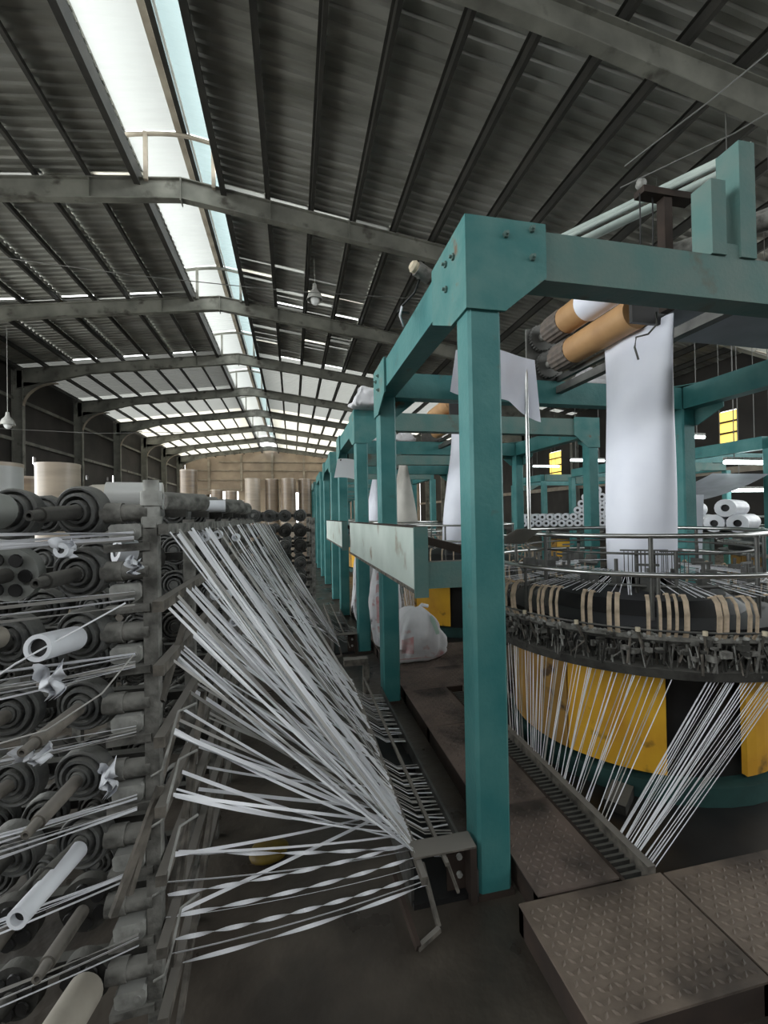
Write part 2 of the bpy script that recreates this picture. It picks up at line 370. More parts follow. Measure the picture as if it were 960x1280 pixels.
def rafter_mesh(side, y):
    m = MB(); xe = XL + 0.2 if side < 0 else XR - 0.2
    top = lambda x: roof_z(x) - 0.235
    def seg(xa, xb, da, db):
        for w, t0, t1 in ((0.02, 0, None), (0.20, 0, 0.025), (0.20, -1, None)):
            za0, zb0 = top(xa), top(xb)
            if t0 == 0 and t1 is None: q = (za0, za0 - da, zb0 - db, zb0)
            elif t0 == 0: q = (za0, za0 - 0.025, zb0 - 0.025, zb0)
            else: q = (za0 - da, za0 - da - 0.025, zb0 - db - 0.025, zb0 - db)
            m.prism([(xa, y - w / 2, q[0]), (xa, y - w / 2, q[1]), (xb, y - w / 2, q[2]), (xb, y - w / 2, q[3])], (0, w, 0))
    seg(RX, RX + side * 7.0, 0.52, 0.46); seg(RX + side * 7.0, xe, 0.46, 0.95)
    return m
def portal_frame(y, i):
    t = thing('portal_frame', (RX, y, 0), 'grey steel portal frame of roof rafters, %s from the brown gable wall' % ['tenth', 'ninth', 'eighth', 'seventh', 'sixth', 'fifth', 'fourth', 'third', 'second', 'first'][i], 'roof frame', 'steel portal frames across the hall')
    for side in (-1, 1):
        rafter_mesh(side, y).build('rafter', 'rafter_paint', t)
        xe = XL + 0.25 if side < 0 else XR - 0.25; zt = roof_z(xe) - 0.3
        m = MB(); m.box(xe - 0.22, xe + 0.22, y - 0.01, y + 0.01, 0, zt)
        for dx in (-0.22, 0.22): m.box(xe + dx - 0.012, xe + dx + 0.012, y - 0.11, y + 0.11, 0, zt)
        m.build('column', 'rafter_paint', t)
        hx = xe - side * 0.2                                  # curved haunch under the rafter
        pts = [(hx - side * 1.5 * (1 - cos(a)), y, zt - 0.55 - 1.3 * (1 - sin(a))) for a in [k * pi / 2 / 8 for k in range(9)]]
        MB().ribbon(pts, 0.2, (0, 1, 0), 0.03).build('haunch_flange', 'girt_paint', t)
        MB().prism([(p[0], y - 0.01, p[2]) for p in pts] + [(hx, y - 0.01, zt - 0.55)], (0, 0.02, 0)).build('haunch_web', 'rafter_paint', t)
    zc = roof_z(RX) - 0.26
    MB().box(RX - 0.012, RX + 0.012, y - 0.12, y + 0.12, zc - 0.60, zc).build('apex_plate', 'rafter_paint', t)
    for dx in (-2.1, 2.2, 4.3):
        x = RX + dx; z = roof_z(x) - 0.25
        MB().box(x - 0.01, x + 0.01, y - 0.095, y + 0.095, z - 0.5, z).build('stiffener', 'rafter_paint', t)
    # hoop that carries the ridge cap
    mm = 'girt_paint' if i < 3 else 'rafter_paint'
    for s in (-1, 1):
        MB().bar((RX + s * 0.80, y - 0.12, RZ - 0.45), (RX + s * 0.80, y - 0.12, 11.20), 0.09, 0.09).build('skylight_post', mm, t)
    pts = [(RX + 1.25 * u, y - 0.12, 11.26 - 0.16 * 1.25 * abs(u) ** 1.6) for u in [k / 6 - 1 for k in range(13)]]
    MB().path(pts, 0.05, 6).build('skylight_hoop', mm, t)
    return t
for i, y in enumerate(FRAMES[:-1]): portal_frame(y, i)

# walls: cells between the break lines, left open where an opening is
def wall(name, plane, c, u, v, holes, m, th=0.12, top=None):
    us = sorted({u[0], u[1], *[h[0] for h in holes], *[h[1] for h in holes]})
    vs = sorted({v[0], v[1], *[h[2] for h in holes], *[h[3] for h in holes]})
    b = MB()
    for a0, a1 in zip(us, us[1:]):
        for b0, b1 in zip(vs, vs[1:]):
            mu, mv = (a0 + a1) / 2, (b0 + b1) / 2
            if any(h[0] < mu < h[1] and h[2] < mv < h[3] for h in holes): continue
            if plane == 'x': b.box(c - th / 2, c + th / 2, a0, a1, b0, b1)
            else: b.box(a0, a1, c - th / 2, c + th / 2, b0, b1)
    if top: b.prism([(p[0], c - th / 2, p[1]) for p in top], (0, th, 0))
    return tag(b.build(name, m), None, None, None, 'structure')
lw = [(25.5, 25.8, 4.5, 4.9), (30.45, 30.75, 4.5, 4.9), (31.4, 31.7, 4.2, 4.5), (35.6, 36.1, 4.3, 4.9), (34.6, 34.9, 4.4, 4.7),
      (40, 41, 2.6, 4.2), (42.5, 43.3, 2.2, 4.6), (45.2, 47, 1, 4.2), (48.2, 50.6, 0, 4.4), (51.4, 53.2, 0, 4.4), (54, 57.4, 0, 4.4), (-5.8, 18.0, 1.0, 7.8)]  # the last, large opening is unseen and added for side light
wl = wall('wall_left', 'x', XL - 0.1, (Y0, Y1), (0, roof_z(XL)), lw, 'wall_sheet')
wl['label'] = 'dark sheeted side wall with small openings'
for z in (2.2, 5.4, 7.4):
    MB().box(XL - 0.04, XL + 0.06, 18, Y1, z, z + 0.16).build('girt', 'rafter_paint', wl)
fh = [(-10.3, -9.4, 0, 4.6), (-8.6, -6.7, 0, 5.0), (-5.2, -4.6, 1.0, 5.0), (-12.6, -11.9, 0, 4.4), (0.2, 0.9, 0, 4.8)]
ze = roof_z(XL); zr = roof_z(XR)
wf = wall('wall_far', 'y', Y1, (XL, XR), (0, zr), fh, 'wall_far_sheet', top=[(XL, zr), (XR, zr), (RX, RZ), (XL, ze)])
wf['label'] = 'brown sheeted gable wall with girts and bright doorways'
for z in (5.2, 6.4, 7.6, 8.7):
    MB().box(XL if z < 8.7 else -9, 8, Y1 - 0.16, Y1 - 0.06, z, z + 0.12).build('girt', 'girt_paint', wf)
for x in (-10.2, -6.3, RX + 0.2, 1.6):
    MB().box(x - 0.14, x + 0.14, Y1 - 0.3, Y1 - 0.06, 5.0 if x < 0 else 0, roof_z(x) - 0.3).build('gable_post', 'girt_paint', wf)
rw = [(14.0, 14.75, 3.75, 5.6), (25.6, 27.0, 3.8, 5.7), (36, 37.2, 3.9, 5.7)]
wr = wall('wall_right', 'x', XR + 0.1, (Y0, Y1), (0, roof_z(XR)), rw + [(-5.8, 11.8, 2.2, 7.6)], 'wall_sheet')  # the large opening is unseen and added for light
wr['label'] = 'dim side wall behind the looms with amber windows'
MB().box(XR - 0.06, XR + 0.04, 4, Y1, 3.0, 3.25).build('girt', 'girt_paint', wr)
for k, (a, b, z0, z1) in enumerate(rw):
    w = link('window_%d' % (k + 1), None, None, (XR + 0.05, (a + b) / 2, z0)); tag(w, 'tall amber glazed window', None, None, 'structure')
    for q in range(4):
        h = (z1 - z0) / 4
        MB().box(XR + 0.09, XR + 0.11, a, b, z0 + q * h + 0.03, z0 + (q + 1) * h - 0.03).build('pane', 'amber_glass', w)
        MB().box(XR + 0.05, XR + 0.15, a, b, z0 + q * h - 0.03, z0 + q * h + 0.03).build('glazing_bar', 'rust_brown', w)

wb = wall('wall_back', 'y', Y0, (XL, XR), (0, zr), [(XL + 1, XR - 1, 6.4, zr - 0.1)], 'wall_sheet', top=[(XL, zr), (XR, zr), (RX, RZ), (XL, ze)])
wb['label'] = 'sheeted gable wall with an open band under the roof added for daylight'
# thin wires slung under the roof
for pts, nm, lb in (([(-9, 12.6, 8.3), (-4, 12.6, 8.05), (0, 12.6, 8.0), (5, 12.6, 8.15)], 'overhead_cable', 'thin sagging cable slung under the roof behind the pendant lamp'),
                ([(-12.5, 20, 5.3), (-8, 20, 5.15), (-3.6, 20, 5.3)], 'overhead_cable', 'thin cable running from the dark side wall near the small lamp')):
    o = MB().path(pts, 0.012, 5).build(nm, 'cable_grey'); tag(o, lb, 'cable')

# ------------------------------------------------------------------ circular looms
BX, BY = 2.25, 2.55                # base centre of the first loom
PERIOD = 3.12
def make_loom(y, lvl, label, x=BX, cream=False):
    """lvl 0 = full detail, 1 = middle distance, 2 = far away"""
    L = thing('circular_loom', (0, 0, 0), label, 'loom', 'circular looms standing in rows')
    tm = 'teal_paint'
    bolt = MB().lathe([(0, 0.014), (0.010, 0.014), (0.010, 0.0001)], (0, 0, 0), (0, -1, 0), 6, False).lathe([(0.010, 0.007), (0.022, 0.007), (0.022, 0.0001)], (0, 0, 0), (0, -1, 0), 8).mesh('bolt', 'teal_old')
    cx = ((-1.56, -1.42), (1.36, 1.50)); cy = ((-0.965, -0.835), (0.83, 0.96))
    for i, (xa, xb) in enumerate(cx):
        for j, (ya, yb) in enumerate(cy):
            m = MB(); c = 0.012
            poly = [(xa + c, ya, 0), (xb - c, ya, 0), (xb, ya + c, 0), (xb, yb - c, 0), (xb - c, yb, 0), (xa + c, yb, 0), (xa, yb - c, 0), (xa, ya + c, 0)]
            m.prism(poly, (0, 0, 2.46)); col = m.build('column', tm, L)
            MB().box(xa - 0.008, xb + 0.008, ya - 0.008, yb + 0.008, 0, 0.02).build('base_plate', 'rust_brown', col)
            if lvl < 2:
                # bent corner plate wrapped round the head of the column
                sx = 1 if i == 0 else -1; sy = 1 if j == 0 else -1
                fx = xa if i == 0 else xb; fy = ya if j == 0 else yb
                e = 0.012; X = lambda d: fx + sx * d; Y = lambda d: fy + sy * d
                m = MB()
                m.prism([(X(-e), Y(-e), 2.31), (X(0.155), Y(-e), 2.31), (X(0.34), Y(-e), 2.46), (X(0.34), Y(-e), 2.672), (X(-e), Y(-e), 2.672)], (0, sy * e, 0))
                m.prism([(X(-e), Y(0), 2.31), (X(-e), Y(0.155), 2.31), (X(-e), Y(0.40), 2.42), (X(-e), Y(0.40), 2.672), (X(-e), Y(0), 2.672)], (sx * (e - 0.001), 0, 0))
                m.prism([(X(-e), Y(-e), 2.672), (X(0.34), Y(-e), 2.672), (X(0.155), Y(0.14), 2.672), (X(0.0), Y(0.40), 2.672), (X(-e), Y(0.40), 2.672)], (0, 0, 0.008))
                g = m.build('corner_plate', 'teal_rusty', L)
                if lvl == 0:
                    for dx, z in ((0.16, 2.615), (0.275, 2.65), (0.275, 2.535)):
                        b = link('bolt', bolt, g, (X(dx), Y(-e), z - 0.0)); b.rotation_euler = (0, 0, 0 if j == 0 else pi)
                    for dy, z in ((0.11, 2.58), (0.20, 2.60), (0.20, 2.49)):
                        b = link('bolt', bolt, g, (X(-e), Y(dy), z)); b.rotation_euler = (0, 0, -pi / 2 if i == 0 else pi / 2)
    for j, (ya, yb) in enumerate(cy):
        MB().box(-1.42, 1.36, ya + 0.005, yb - 0.005, 2.46, 2.66).build('cross_beam', 'teal_old' if j == 0 else tm, L)
    for i, (xa, xb) in enumerate(cx):
        MB().box(xa + 0.005, xb - 0.005, -0.835, 0.83, 2.46, 2.66).build('side_beam', tm, L)
    MB().box(-1.40, -0.9, 0.84, 0.95, 2.28, 2.46).add([(-0.9, 0.84, 2.46), (-0.9, 0.95, 2.46), (-0.9, 0.84, 2.28), (-0.9, 0.95, 2.28), (-0.55, 0.84, 2.46), (-0.55, 0.95, 2.46)], [(0, 2, 4), (1, 5, 3), (2, 3, 5, 4), (0, 4, 5, 1)]).build('knee_brace', 'teal_old', L) if lvl else None
    # drum with yellow covers, one cover off so the dark inside shows
    cyl = MB().lathe([(0.10, 0.70), (0.74, 0.70)], (0, 0, 0), (0, 0, 1), 40)
    cyl.build('drum_core', 'black_paint_and_void', L)
    for a0, a1, mm in ((-90, -42, 'yellow_paint'), (-41, 6, 'yellow_paint'), (7, 60, 'yellow_shaded'), (61, 118, 'yellow_shaded'), (119, 166, 'yellow_shaded'), (167, 203, 'yellow_shaded'), (203.6, 240, 'yellow_paint')):
        m = MB(); n = 10
        def ring(r): return [(r * cos(radians(a0 + (a1 - a0) * k / n)), r * sin(radians(a0 + (a1 - a0) * k / n))) for k in range(n + 1)]
        o, i_ = ring(0.765), ring(0.735)
        for k in range(n):
            (ax, ay), (bx, by), (cx2, cy2), (dx, dy) = o[k], o[k + 1], i_[k + 1], i_[k]
            vs = [(p[0], p[1], z) for z in (0.14, 0.76) for p in ((ax, ay), (bx, by), (cx2, cy2), (dx, dy))]
            m.add(vs, [(0, 1, 5, 4), (2, 3, 7, 6), (4, 5, 6, 7), (3, 2, 1, 0)] + ([(3, 0, 4, 7)] if k == 0 else []) + ([(1, 2, 6, 5)] if k == n - 1 else []))
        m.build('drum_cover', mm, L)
    MB().lathe([(0.0, 0.79), (0.11, 0.79), (0.11, 0.69)], (0, 0, 0), (0, 0, 1), 40).build('base_ring', 'teal_dark', L)
    MB().box(-0.86, 1.34, -1.10, 0.82, 0.002, 0.012).build('pit_dark_sheet', 'black_paint_and_void', L)  # black sheet added for the dark of the pit under the loom
    for a in (225, 315, 45, 135):
        r = radians(a)
        MB().bar((0.8 * cos(r), 0.8 * sin(r), 0.045), (1.0 * cos(r), 0.95 * sin(r), 0.03), 0.10, 0.06).build('base_foot', 'dusty_dark', L)
    # reed ring and the dusty heald section
    MB().lathe([(0.70, 0.80), (0.70, 0.955), (0.745, 0.965), (0.745, 0.80), (0.70, 0.80)], (0, 0, 0), (0, 0, 1), 56).build('reed_ring', 'dusty_dark', L)
    MB().lathe([(0.74, 0.80), (0.90, 0.80), (0.92, 0.62), (0.99, 0.52), (1.04, 0.26)], (0, 0, 0), (0, 0, 1), 56).build('shuttle_track', 'black_paint_and_void', L)  # black colour paints in a dark void behind the healds
    MB().lathe([(0.86, 0.93), (0.885, 0.97), (0.905, 0.97), (0.905, 0.93), (0.86, 0.93)], (0, 0, 0), (0, 0, 1), 56).build('belt_ring', 'dusty_grey', L)
    circ = lambda r, z, n=72: [(r * cos(2 * pi * k / n), r * sin(2 * pi * k / n), z) for k in range(n)]
    MB().path(circ(0.985, 0.935), 0.006, 6, True).build('tie_rod_ring', 'gun_steel', L)
    if lvl == 0:
        for k in range(22):
            a = 2 * pi * k / 22 + R(-.03, .03)
            MB().lathe([(0, .0001), (0, .011), (0.02, .011), (0.02, .0001)], (0.992 * cos(a), 0.992 * sin(a), 0.925), (0, 0, 1), 8).build('rod_nut', 'cream_plastic', L)
            MB().bar((0.985 * cos(a), 0.985 * sin(a), 0.93), (0.93 * cos(a + .04), 0.93 * sin(a + .04), 0.77), 0.010, 0.012).build('stay_arm', 'dusty_tan', L)
        m = MB()
        for k in range(500):
            a = R(0, 2 * pi); r = R(0.935, 0.975); c = Vector((r * cos(a), r * sin(a), 0.905)); q = R(.006, .016)
            m.lathe([(-q, .0001), (-q * .4, q), (q * .5, q * .8), (q, .0001)], c, (R(-1, 1), R(-1, 1), 1), 5)
        tag(m.build('lint', 'dusty_light', L), 'pale lint settled on the belt ring', kind='stuff')
    gap = radians(-86)
    pts = [(0.90 * cos(gap + 0.03 + a), 0.90 * sin(gap + 0.03 + a), 1.185) for a in [(2 * pi - 0.06) * k / 80 for k in range(81)]]
    MB().path(pts, 0.0135, 8).build('guard_rail', 'chrome', L)
    m = MB(); cl = (0.90 * cos(gap), 0.90 * sin(gap))
    m.cbox((cl[0], cl[1], 1.175), (0.055, 0.04, 0.085)); m.cbox((cl[0], cl[1], 1.05), (0.03, 0.03, 0.25)); m.build('rail_clamp', 'gun_steel', L)
    MB().path(circ(0.74, 1.37), 0.013, 8, True).build('guard_rail', 'chrome', L)
    for k in range(8):
        a = k * pi / 4 + 0.2
        MB().cyl((0.9 * cos(a), 0.9 * sin(a), 0.9), (0.9 * cos(a), 0.9 * sin(a), 1.18), 0.009, 8).build('rail_post', 'gun_steel', L)
        if lvl < 2:
            MB().cyl((0.74 * cos(a), 0.74 * sin(a), 0.93), (0.74 * cos(a), 0.74 * sin(a), 1.37), 0.011, 8).build('rail_post', 'gun_steel', L)
    if lvl == 0:
        MB().path(circ(0.70, 1.10), 0.010, 6, True).build('shuttle_rail', 'gun_steel', L)
        MB().path(circ(0.66, 1.27), 0.007, 6, True).build('shuttle_rail', 'gun_steel', L)
        for k in range(26):                        # clamps and shuttles around the track
            a = k * 2 * pi / 26 + R(-.05, .05); r = R(0.5, 0.7); m = MB(); z = R(1.10, 1.16)
            c, s = cos(a), sin(a)
            m.cbox((r * c, r * s, z), (R(.03, .08), R(.03, .08), R(.04, .10)))
            m.cyl((r * c, r * s, z), (r * c, r * s, z + R(.05, .13)), 0.010, 6)
            if k % 2: m.bar((r * c - 0.05 * s, r * s + 0.05 * c, z + .1), (r * c + 0.06 * s, r * s - 0.06 * c, z + .1), 0.014, 0.012)
            m.build('shuttle_clamp', 'gun_steel', L)
        for a, r in ((radians(-128), 0.62), (radians(-112), 0.66), (radians(-120), 0.60)):   # little T-shaped feelers
            m = MB(); c, s = cos(a), sin(a)
            m.cyl((r * c, r * s, 1.05), (r * c, r * s, 1.285), 0.010, 8)
            m.bar((r * c - 0.07 * s, r * s + 0.07 * c, 1.285), (r * c + 0.08 * s, r * s - 0.08 * c, 1.285), 0.012, 0.008)
            m.bar((r * c - 0.06 * s, r * s + 0.06 * c, 1.15), (r * c + 0.10 * s, r * s - 0.10 * c, 1.15), 0.012, 0.008)
            for q in range(7):
                f = -0.06 + 0.02 * q
                m.bar((r * c + f * s, r * s - f * c, 1.15), (r * c + f * s, r * s - f * c, 1.28), 0.003, 0.003)
            m.build('yarn_feeler', 'gun_steel', L)
    # tan healds standing up around the belt ring
    prof = [(0.955, 0, 0.89), (0.985, 0, 0.945), (0.990, 0, 1.02), (0.975, 0, 1.075), (0.945, 0, 1.10), (0.915, 0, 1.09)]
    mb = [MB().ribbon(prof, w, (0, 1, 0), 0.008).mesh('heald_belt', 'belt_tan') for w in (0.012, 0.016, 0.021)]
    nb = 150 if lvl == 0 else (44 if lvl == 1 else 0)
    for k in range(nb):
        a = 2 * pi * k / nb
        if lvl == 0 and ((k % 7 in (4, 5)) or R(0, 1) < 0.10): continue
        link('heald_belt', random.choice(mb), L, (0, 0, R(-.008, .006)), (0, 0, a + R(-.012, .012)))
    if lvl < 2:
        m = MB(); n = 1100 if lvl == 0 else 120     # hanging heald wires, lint and dangling yarn ends
        for k in range(n):
            m.cur = random.choice((0, 0, 0, 1, 1, 2, 3))
            a = R(0, 2 * pi); r = R(0.88, 0.975); z0 = R(0.72, 0.80); z1 = R(0.82, 0.90); da = R(-.03, .03)
            if R(0, 1) < 0.12: da *= 4
            w = R(.003, .009)
            m.bar((r * cos(a), r * sin(a), z0), ((r + R(-.02, .01)) * cos(a + da), (r + .0) * sin(a + da), z1), w, w)
        for k in range(n // 3):
            a = R(0, 2 * pi); r = R(0.93, 0.985); m.cur = random.choice((0, 1)); z = R(0.80, 0.9)
            m.cbox((r * cos(a), r * sin(a), z), (R(.01, .04), R(.01, .04), R(.01, .03)))
        o = m.build('heald_wires', ['dusty_dark', 'dusty_grey', 'dusty_tan', 'dusty_light'], L); tag(o, 'tangle of dusty heald wires and lint', kind='stuff')
        m = MB()                                   # the warp strands that converge on the fabric
        for k in range(130 if lvl == 0 else 50):
            a = R(0, 2 * pi); r = 0.91
            m.bar((r * cos(a), r * sin(a), 1.085), (0.32 * cos(a + R(-.1, .1)), 0.32 * sin(a), 1.14), 0.003, 0.0015)
        o = m.build('warp_web', 'white_tape', L); tag(o, 'pale strands converging on the fabric', kind='stuff')
    # take-up rollers lie front to back above the drum
    def roller(px, pz, parent, rad, ya, yb, sleeve):
        m = MB().lathe([(0, .0001), (0, rad), (yb - ya, rad), (yb - ya, .0001)], (px, ya, pz), (0, 1, 0), 28); r = m.build('take_up_roller', 'roller_rubber', parent)
        if lvl == 0:
            n = 36; mm = MB()
            vs = []
            for y_ in (yb - 0.20, yb + 0.005):
                vs += [(px + (rad + (0.007 if k % 2 else 0.001)) * cos(2 * pi * k / n), y_, pz + (rad + (0.007 if k % 2 else 0.001)) * sin(2 * pi * k / n)) for k in range(n)]
            mm.add(vs, [(k, (k + 1) % n, n + (k + 1) % n, n + k) for k in range(n)] + [tuple(range(n, 2 * n)), tuple(range(n))[::-1]])
            mm.build('ribbed_band', 'roller_ribbed', r)
            MB().cyl((px, yb, pz), (px, yb + 0.14, pz), 0.036, 14).build('shaft_end', 'dusty_grey', r)
            g = []; gn = 56
            for k in range(gn):
                rr = rad * 1.12 if k % 2 == 0 else rad * 0.98
                g.append((px + rr * cos(2 * pi * (k // 2 * 2 + (0.35 if k % 2 else 0)) / gn + (0.6 * 2 * pi / gn if k % 2 else 0)), yb + 0.14, pz + rr * sin(2 * pi * (k // 2 * 2 + (0.35 if k % 2 else 0)) / gn + (0.6 * 2 * pi / gn if k % 2 else 0))))
            MB().prism(g, (0, 0.035, 0)).build('gear', 'gun_steel', r)
            MB().lathe([(0, .0001), (0, .05), (0.03, .06), (0.06, .04), (0.10, .04), (0.10, .0001)], (px, ya, pz), (0, -1, 0), 16).build('end_bearing', 'black_paint_and_void', r)
        return r
    if lvl < 2:
        roller(-0.05, 2.79, L, 0.105, -0.17, 0.66, False)
        roller(-0.11, 3.02, L, 0.105, -0.17, 0.66, True)
        MB().box(-0.24, 0.10, 0.84, 0.86, 2.62, 3.1).build('gear_bracket', 'gun_steel', L)
        MB().box(0.04, 0.08, -0.30, 0.84, 2.655, 2.70).build('roller_rail', 'gun_steel', L)
        MB().box(-0.2, 0.1, -0.30, -0.275, 2.66, 3.0).build('bearing_bracket', 'black_paint_and_void', L)
        MB().bar((0.06, -0.83, 2.58), (0.06, 0.83, 2.58), 0.06, 0.06).build('tie_beam', 'gun_steel', L)
    if lvl == 0:
        # guide rods and uprights of the winding gear on top of the frame
        for p, q, r, mm in (((-0.60, 0.10, 3.30), (0.0, -0.86, 3.30), 0.020, 'pipe_paint'), ((-0.66, 0.02, 3.22), (-0.06, -0.9, 3.24), 0.014, 'pipe_paint'),
                            ((-0.48, 0.18, 3.30), (0.12, -0.78, 3.32), 0.026, 'pipe_paint')):
            MB().cyl(p, q, r, 12).build('guide_rod', mm, L)
        MB().cyl((-0.42, -0.30, 2.92), (0.25, -0.92, 2.98), 0.045, 16).build('winding_core', 'dusty_grey', L)
        MB().cyl((-0.30, 0.0, 3.02), (0.35, -0.80, 3.08), 0.050, 16).build('winding_core', 'dusty_grey', L)
        MB().box(-0.38, -0.30, -0.97, -0.87, 2.66, 3.00).build('winder_upright', 'teal_old', L)
        MB().box(-0.22, -0.13, -0.97, -0.86, 2.66, 3.20).build('winder_upright', 'teal_old', L)
        MB().box(-0.30, -0.22, -0.96, -0.88, 2.66, 2.72).build('winder_foot', 'teal_old', L)
        MB().box(-0.275, -0.225, -0.62, -0.57, 2.58, 3.19).box(-0.41, -0.08, -0.63, -0.56, 3.19, 3.225).build('wire_post', 'rust_brown', L)
        MB().lathe([(0, .0001), (0, .018), (.02, .03), (.04, .018), (.04, .0001)], (-0.40, -0.62, 3.25), (0, 1, 0), 12).build('wire_pulley', 'dusty_light', L)
        for q in ((-0.41, -0.6, 2.75), (-0.33, -0.6, 2.85)):
            MB().path([(q[0], q[1], 3.20), (q[0] + .01, q[1] + .01, 3.1), (q[0] - .005, q[1], q[2])], 0.004, 5).build('control_wire', 'cable_black', L)
        MB().path([(-0.50, -0.6, 3.33), (-0.1, -0.75, 3.62), (0.5, -0.95, 4.1)], 0.004, 5).build('control_wire', 'cable_grey', L)
        MB().path([(-0.44, -0.5, 3.30), (0.1, -0.7, 3.52), (0.6, -0.9, 3.8)], 0.004, 5).build('control_wire', 'cable_grey', L)
        MB().path([(-0.52, -0.80, 2.46), (-0.52, -0.80, 2.40), (-0.55, -0.78, 2.36), (-0.60, -0.76, 2.35), (-0.61, -0.76, 2.30), (-0.59, -0.76, 2.24)], 0.005, 5).build('hook_wire', 'cable_grey', L)
        # small brake motor with its cable on the side beam
        m = MB(); m.lathe([(0, .0001), (0, .03), (0.02, .036), (0.10, .036), (0.10, .0001)], (-1.53, -0.45, 2.71), (-1, -0.3, 0.35), 16); m.build('brake_motor', 'dusty_grey', L)
        MB().lathe([(0, .028), (0.02, .030), (0.035, .02), (0.035, .0001)], (-1.62, -0.475, 2.742), (-1, -0.3, 0.35), 14).build('motor_cap', 'cream_plastic', L)
        MB().path([(-1.60, -0.46, 2.70), (-1.61, -0.40, 2.66), (-1.66, -0.33, 2.62), (-1.66, -0.24, 2.63), (-1.58, -0.18, 2.66)], 0.006, 6).build('motor_cable', 'cable_black', L)
        MB().path([(-1.66, -0.33, 2.62), (-1.665, -0.30, 2.58), (-1.64, -0.28, 2.53)], 0.006, 6).build('motor_cable', 'white_plastic', L)
    L.location = (x, y, 0)
    return L
def fabric_tube(y, x, m, label, zlo=1.12, k=1.0):
    def fn(u, v):
        a = 2 * pi * u; e = min(1, max(0, v)) ** 1.5
        rx = 0.20 * k * (1 - e) + 0.012 * e; ry = 0.20 * k * (1 - e) + 0.29 * e
        tw = 0.5 * (1 - v) ** 2
        px, py = rx * cos(a), ry * sin(a)
        w = 0.006 * sin(5 * a + 3 * v)
        return (x + 0.02 + px * cos(tw) - py * sin(tw) + w, y - 0.085 + px * sin(tw) + py * cos(tw), zlo + (2.70 - zlo) * v)
    o = MB().grid(fn, 48, 24, True, True).build('woven_fabric_tube', m)
    return tag(o, label, 'fabric', 'fabric tubes rising out of the looms')
looms = []
names = ['teal framed circular loom with yellow drum covers and tan healds beside the walkway',
         'teal framed circular loom with a white sack slumped at its foot',
         'teal framed circular loom with a cream fabric tube, third along the creel aisle']
for k in range(3): looms.append(make_loom(BY + PERIOD * k, min(k, 1), names[k]))
far = make_loom(BY + PERIOD * 3, 2, 'teal framed circular loom far along the creel aisle')
index_kids()
far['label'] = 'teal framed circular loom, fourth along the creel aisle'
for k in range(4, 9):
    o = copy_tree(far, None, (BX, BY + PERIOD * k, 0)); o['label'] = 'teal framed circular loom, %s along the creel aisle' % ('fifth', 'sixth', 'seventh', 'eighth', 'ninth')[k - 4]
side_row = None
for k in range(0, 4):
    o = copy_tree(far, None, (BX + 6.6, BY + 0.6 + PERIOD * k, 0)); o['label'] = 'teal framed circular loom in the second row near the amber windows'
fabric_tube(BY, BX, 'fabric_white', 'wide white fabric tube with a curling fold, hanging from tan rollers')
fabric_tube(BY + PERIOD, BX, 'fabric_white', 'white fabric tube partly hidden behind the bolted teal column', 1.12, 1.3)
fabric_tube(BY + 2 * PERIOD, BX, 'fabric_cream', 'cream grey fabric tube narrowing at its top', 1.12, 1.5)
fabric_tube(BY + 3 * PERIOD, BX, 'fabric_white', 'white fabric tube behind the cream grey one', 1.12, 1.4)
fabric_tube(BY + 0.6, BX + 6.6, 'fabric_grey', 'grey fabric tube in the second loom row')
# white fabric wrapped on the upper take-up roller and the flat sheet that leaves towards the winder
o = MB().lathe([(0, .107), (0, .118), (0.36, .118), (0.36, .107)], (BX - 0.11, BY - 0.14, 3.02), (0, 1, 0), 28).build('wound_fabric', 'fabric_white')
tag(o, 'white fabric wound round the upper tan take-up roller', 'fabric')
o = MB().grid(lambda u, v: (BX + 0.02 + 1.3 * u, BY - 0.62 + 0.66 * v, 2.715 + 0.02 * sin(3 * u) - 0.05 * u * (1 - u)), 16, 6).build('fabric_sheet', 'fabric_grey')
tag(o, 'blue grey fabric sheet running flat under the front teal beam', 'fabric')
# pale guard panel with its bracket between the looms
def guard(y, label):
    g = thing('guard_panel', (0.61, y, 1.13), label, 'panel', 'pale guard panels beside the loom columns')
    MB().box(0.585, 0.635, y, y + 2.45, 1.13, 1.44).build('panel', 'pale_panel', g)
    MB().box(0.58, 0.64, y, y + 2.45, 1.44, 1.448).build('top_strip', 'rust_brown', g)
    MB().box(0.578, 0.64, y, y + 2.45, 1.118, 1.135).build('bottom_edge', 'dusty_tan', g)
    MB().box(0.575, 0.645, y - 0.015, y, 1.10, 1.445).build('end_plate', 'teal_old', g)
    MB().box(0.645, 0.98, y, y + 0.06, 1.14, 1.27).build('bracket_bar', 'teal_old', g)
    MB().bar((0.66, y + 0.25, 1.38), (0.97, y + 0.10, 1.29), 0.05, 0.04).build('stay', 'rust_brown', g)
    return g
guard(2.03, 'pale green guard panel nearest the bolted corner plate, with a teal bracket bar')
guard(2.03 + PERIOD, 'short looking pale guard panel beyond the longer one, beside the pinned paper')

# draped cloth on a bright rod
rod = MB().cyl((1.77, 3.0, 1.36), (1.77, 3.0, 2.62), 0.014, 10).build('steel_rod', 'chrome'); tag(rod, 'bright upright steel rod under the draped white cloth', 'rod')
def drape(u, v):
    x = 1.19 + 0.64 * u; top = 2.75 - 0.12 * abs(u - 0.35)
    low = 2.30 + 0.10 * (1 - u) - (0.10 * max(0, (u - 0.6)) / 0.4)
    return (x - 0.10 * v * (0.5 - u), 2.97 + 0.035 * sin(9 * u) * (0.3 + v), top + (low - top) * v)
o = MB().grid(drape, 20, 10).build('draped_cloth', 'fabric_white'); tag(o, 'white cloth draped over the upright rod behind the front column', 'cloth')

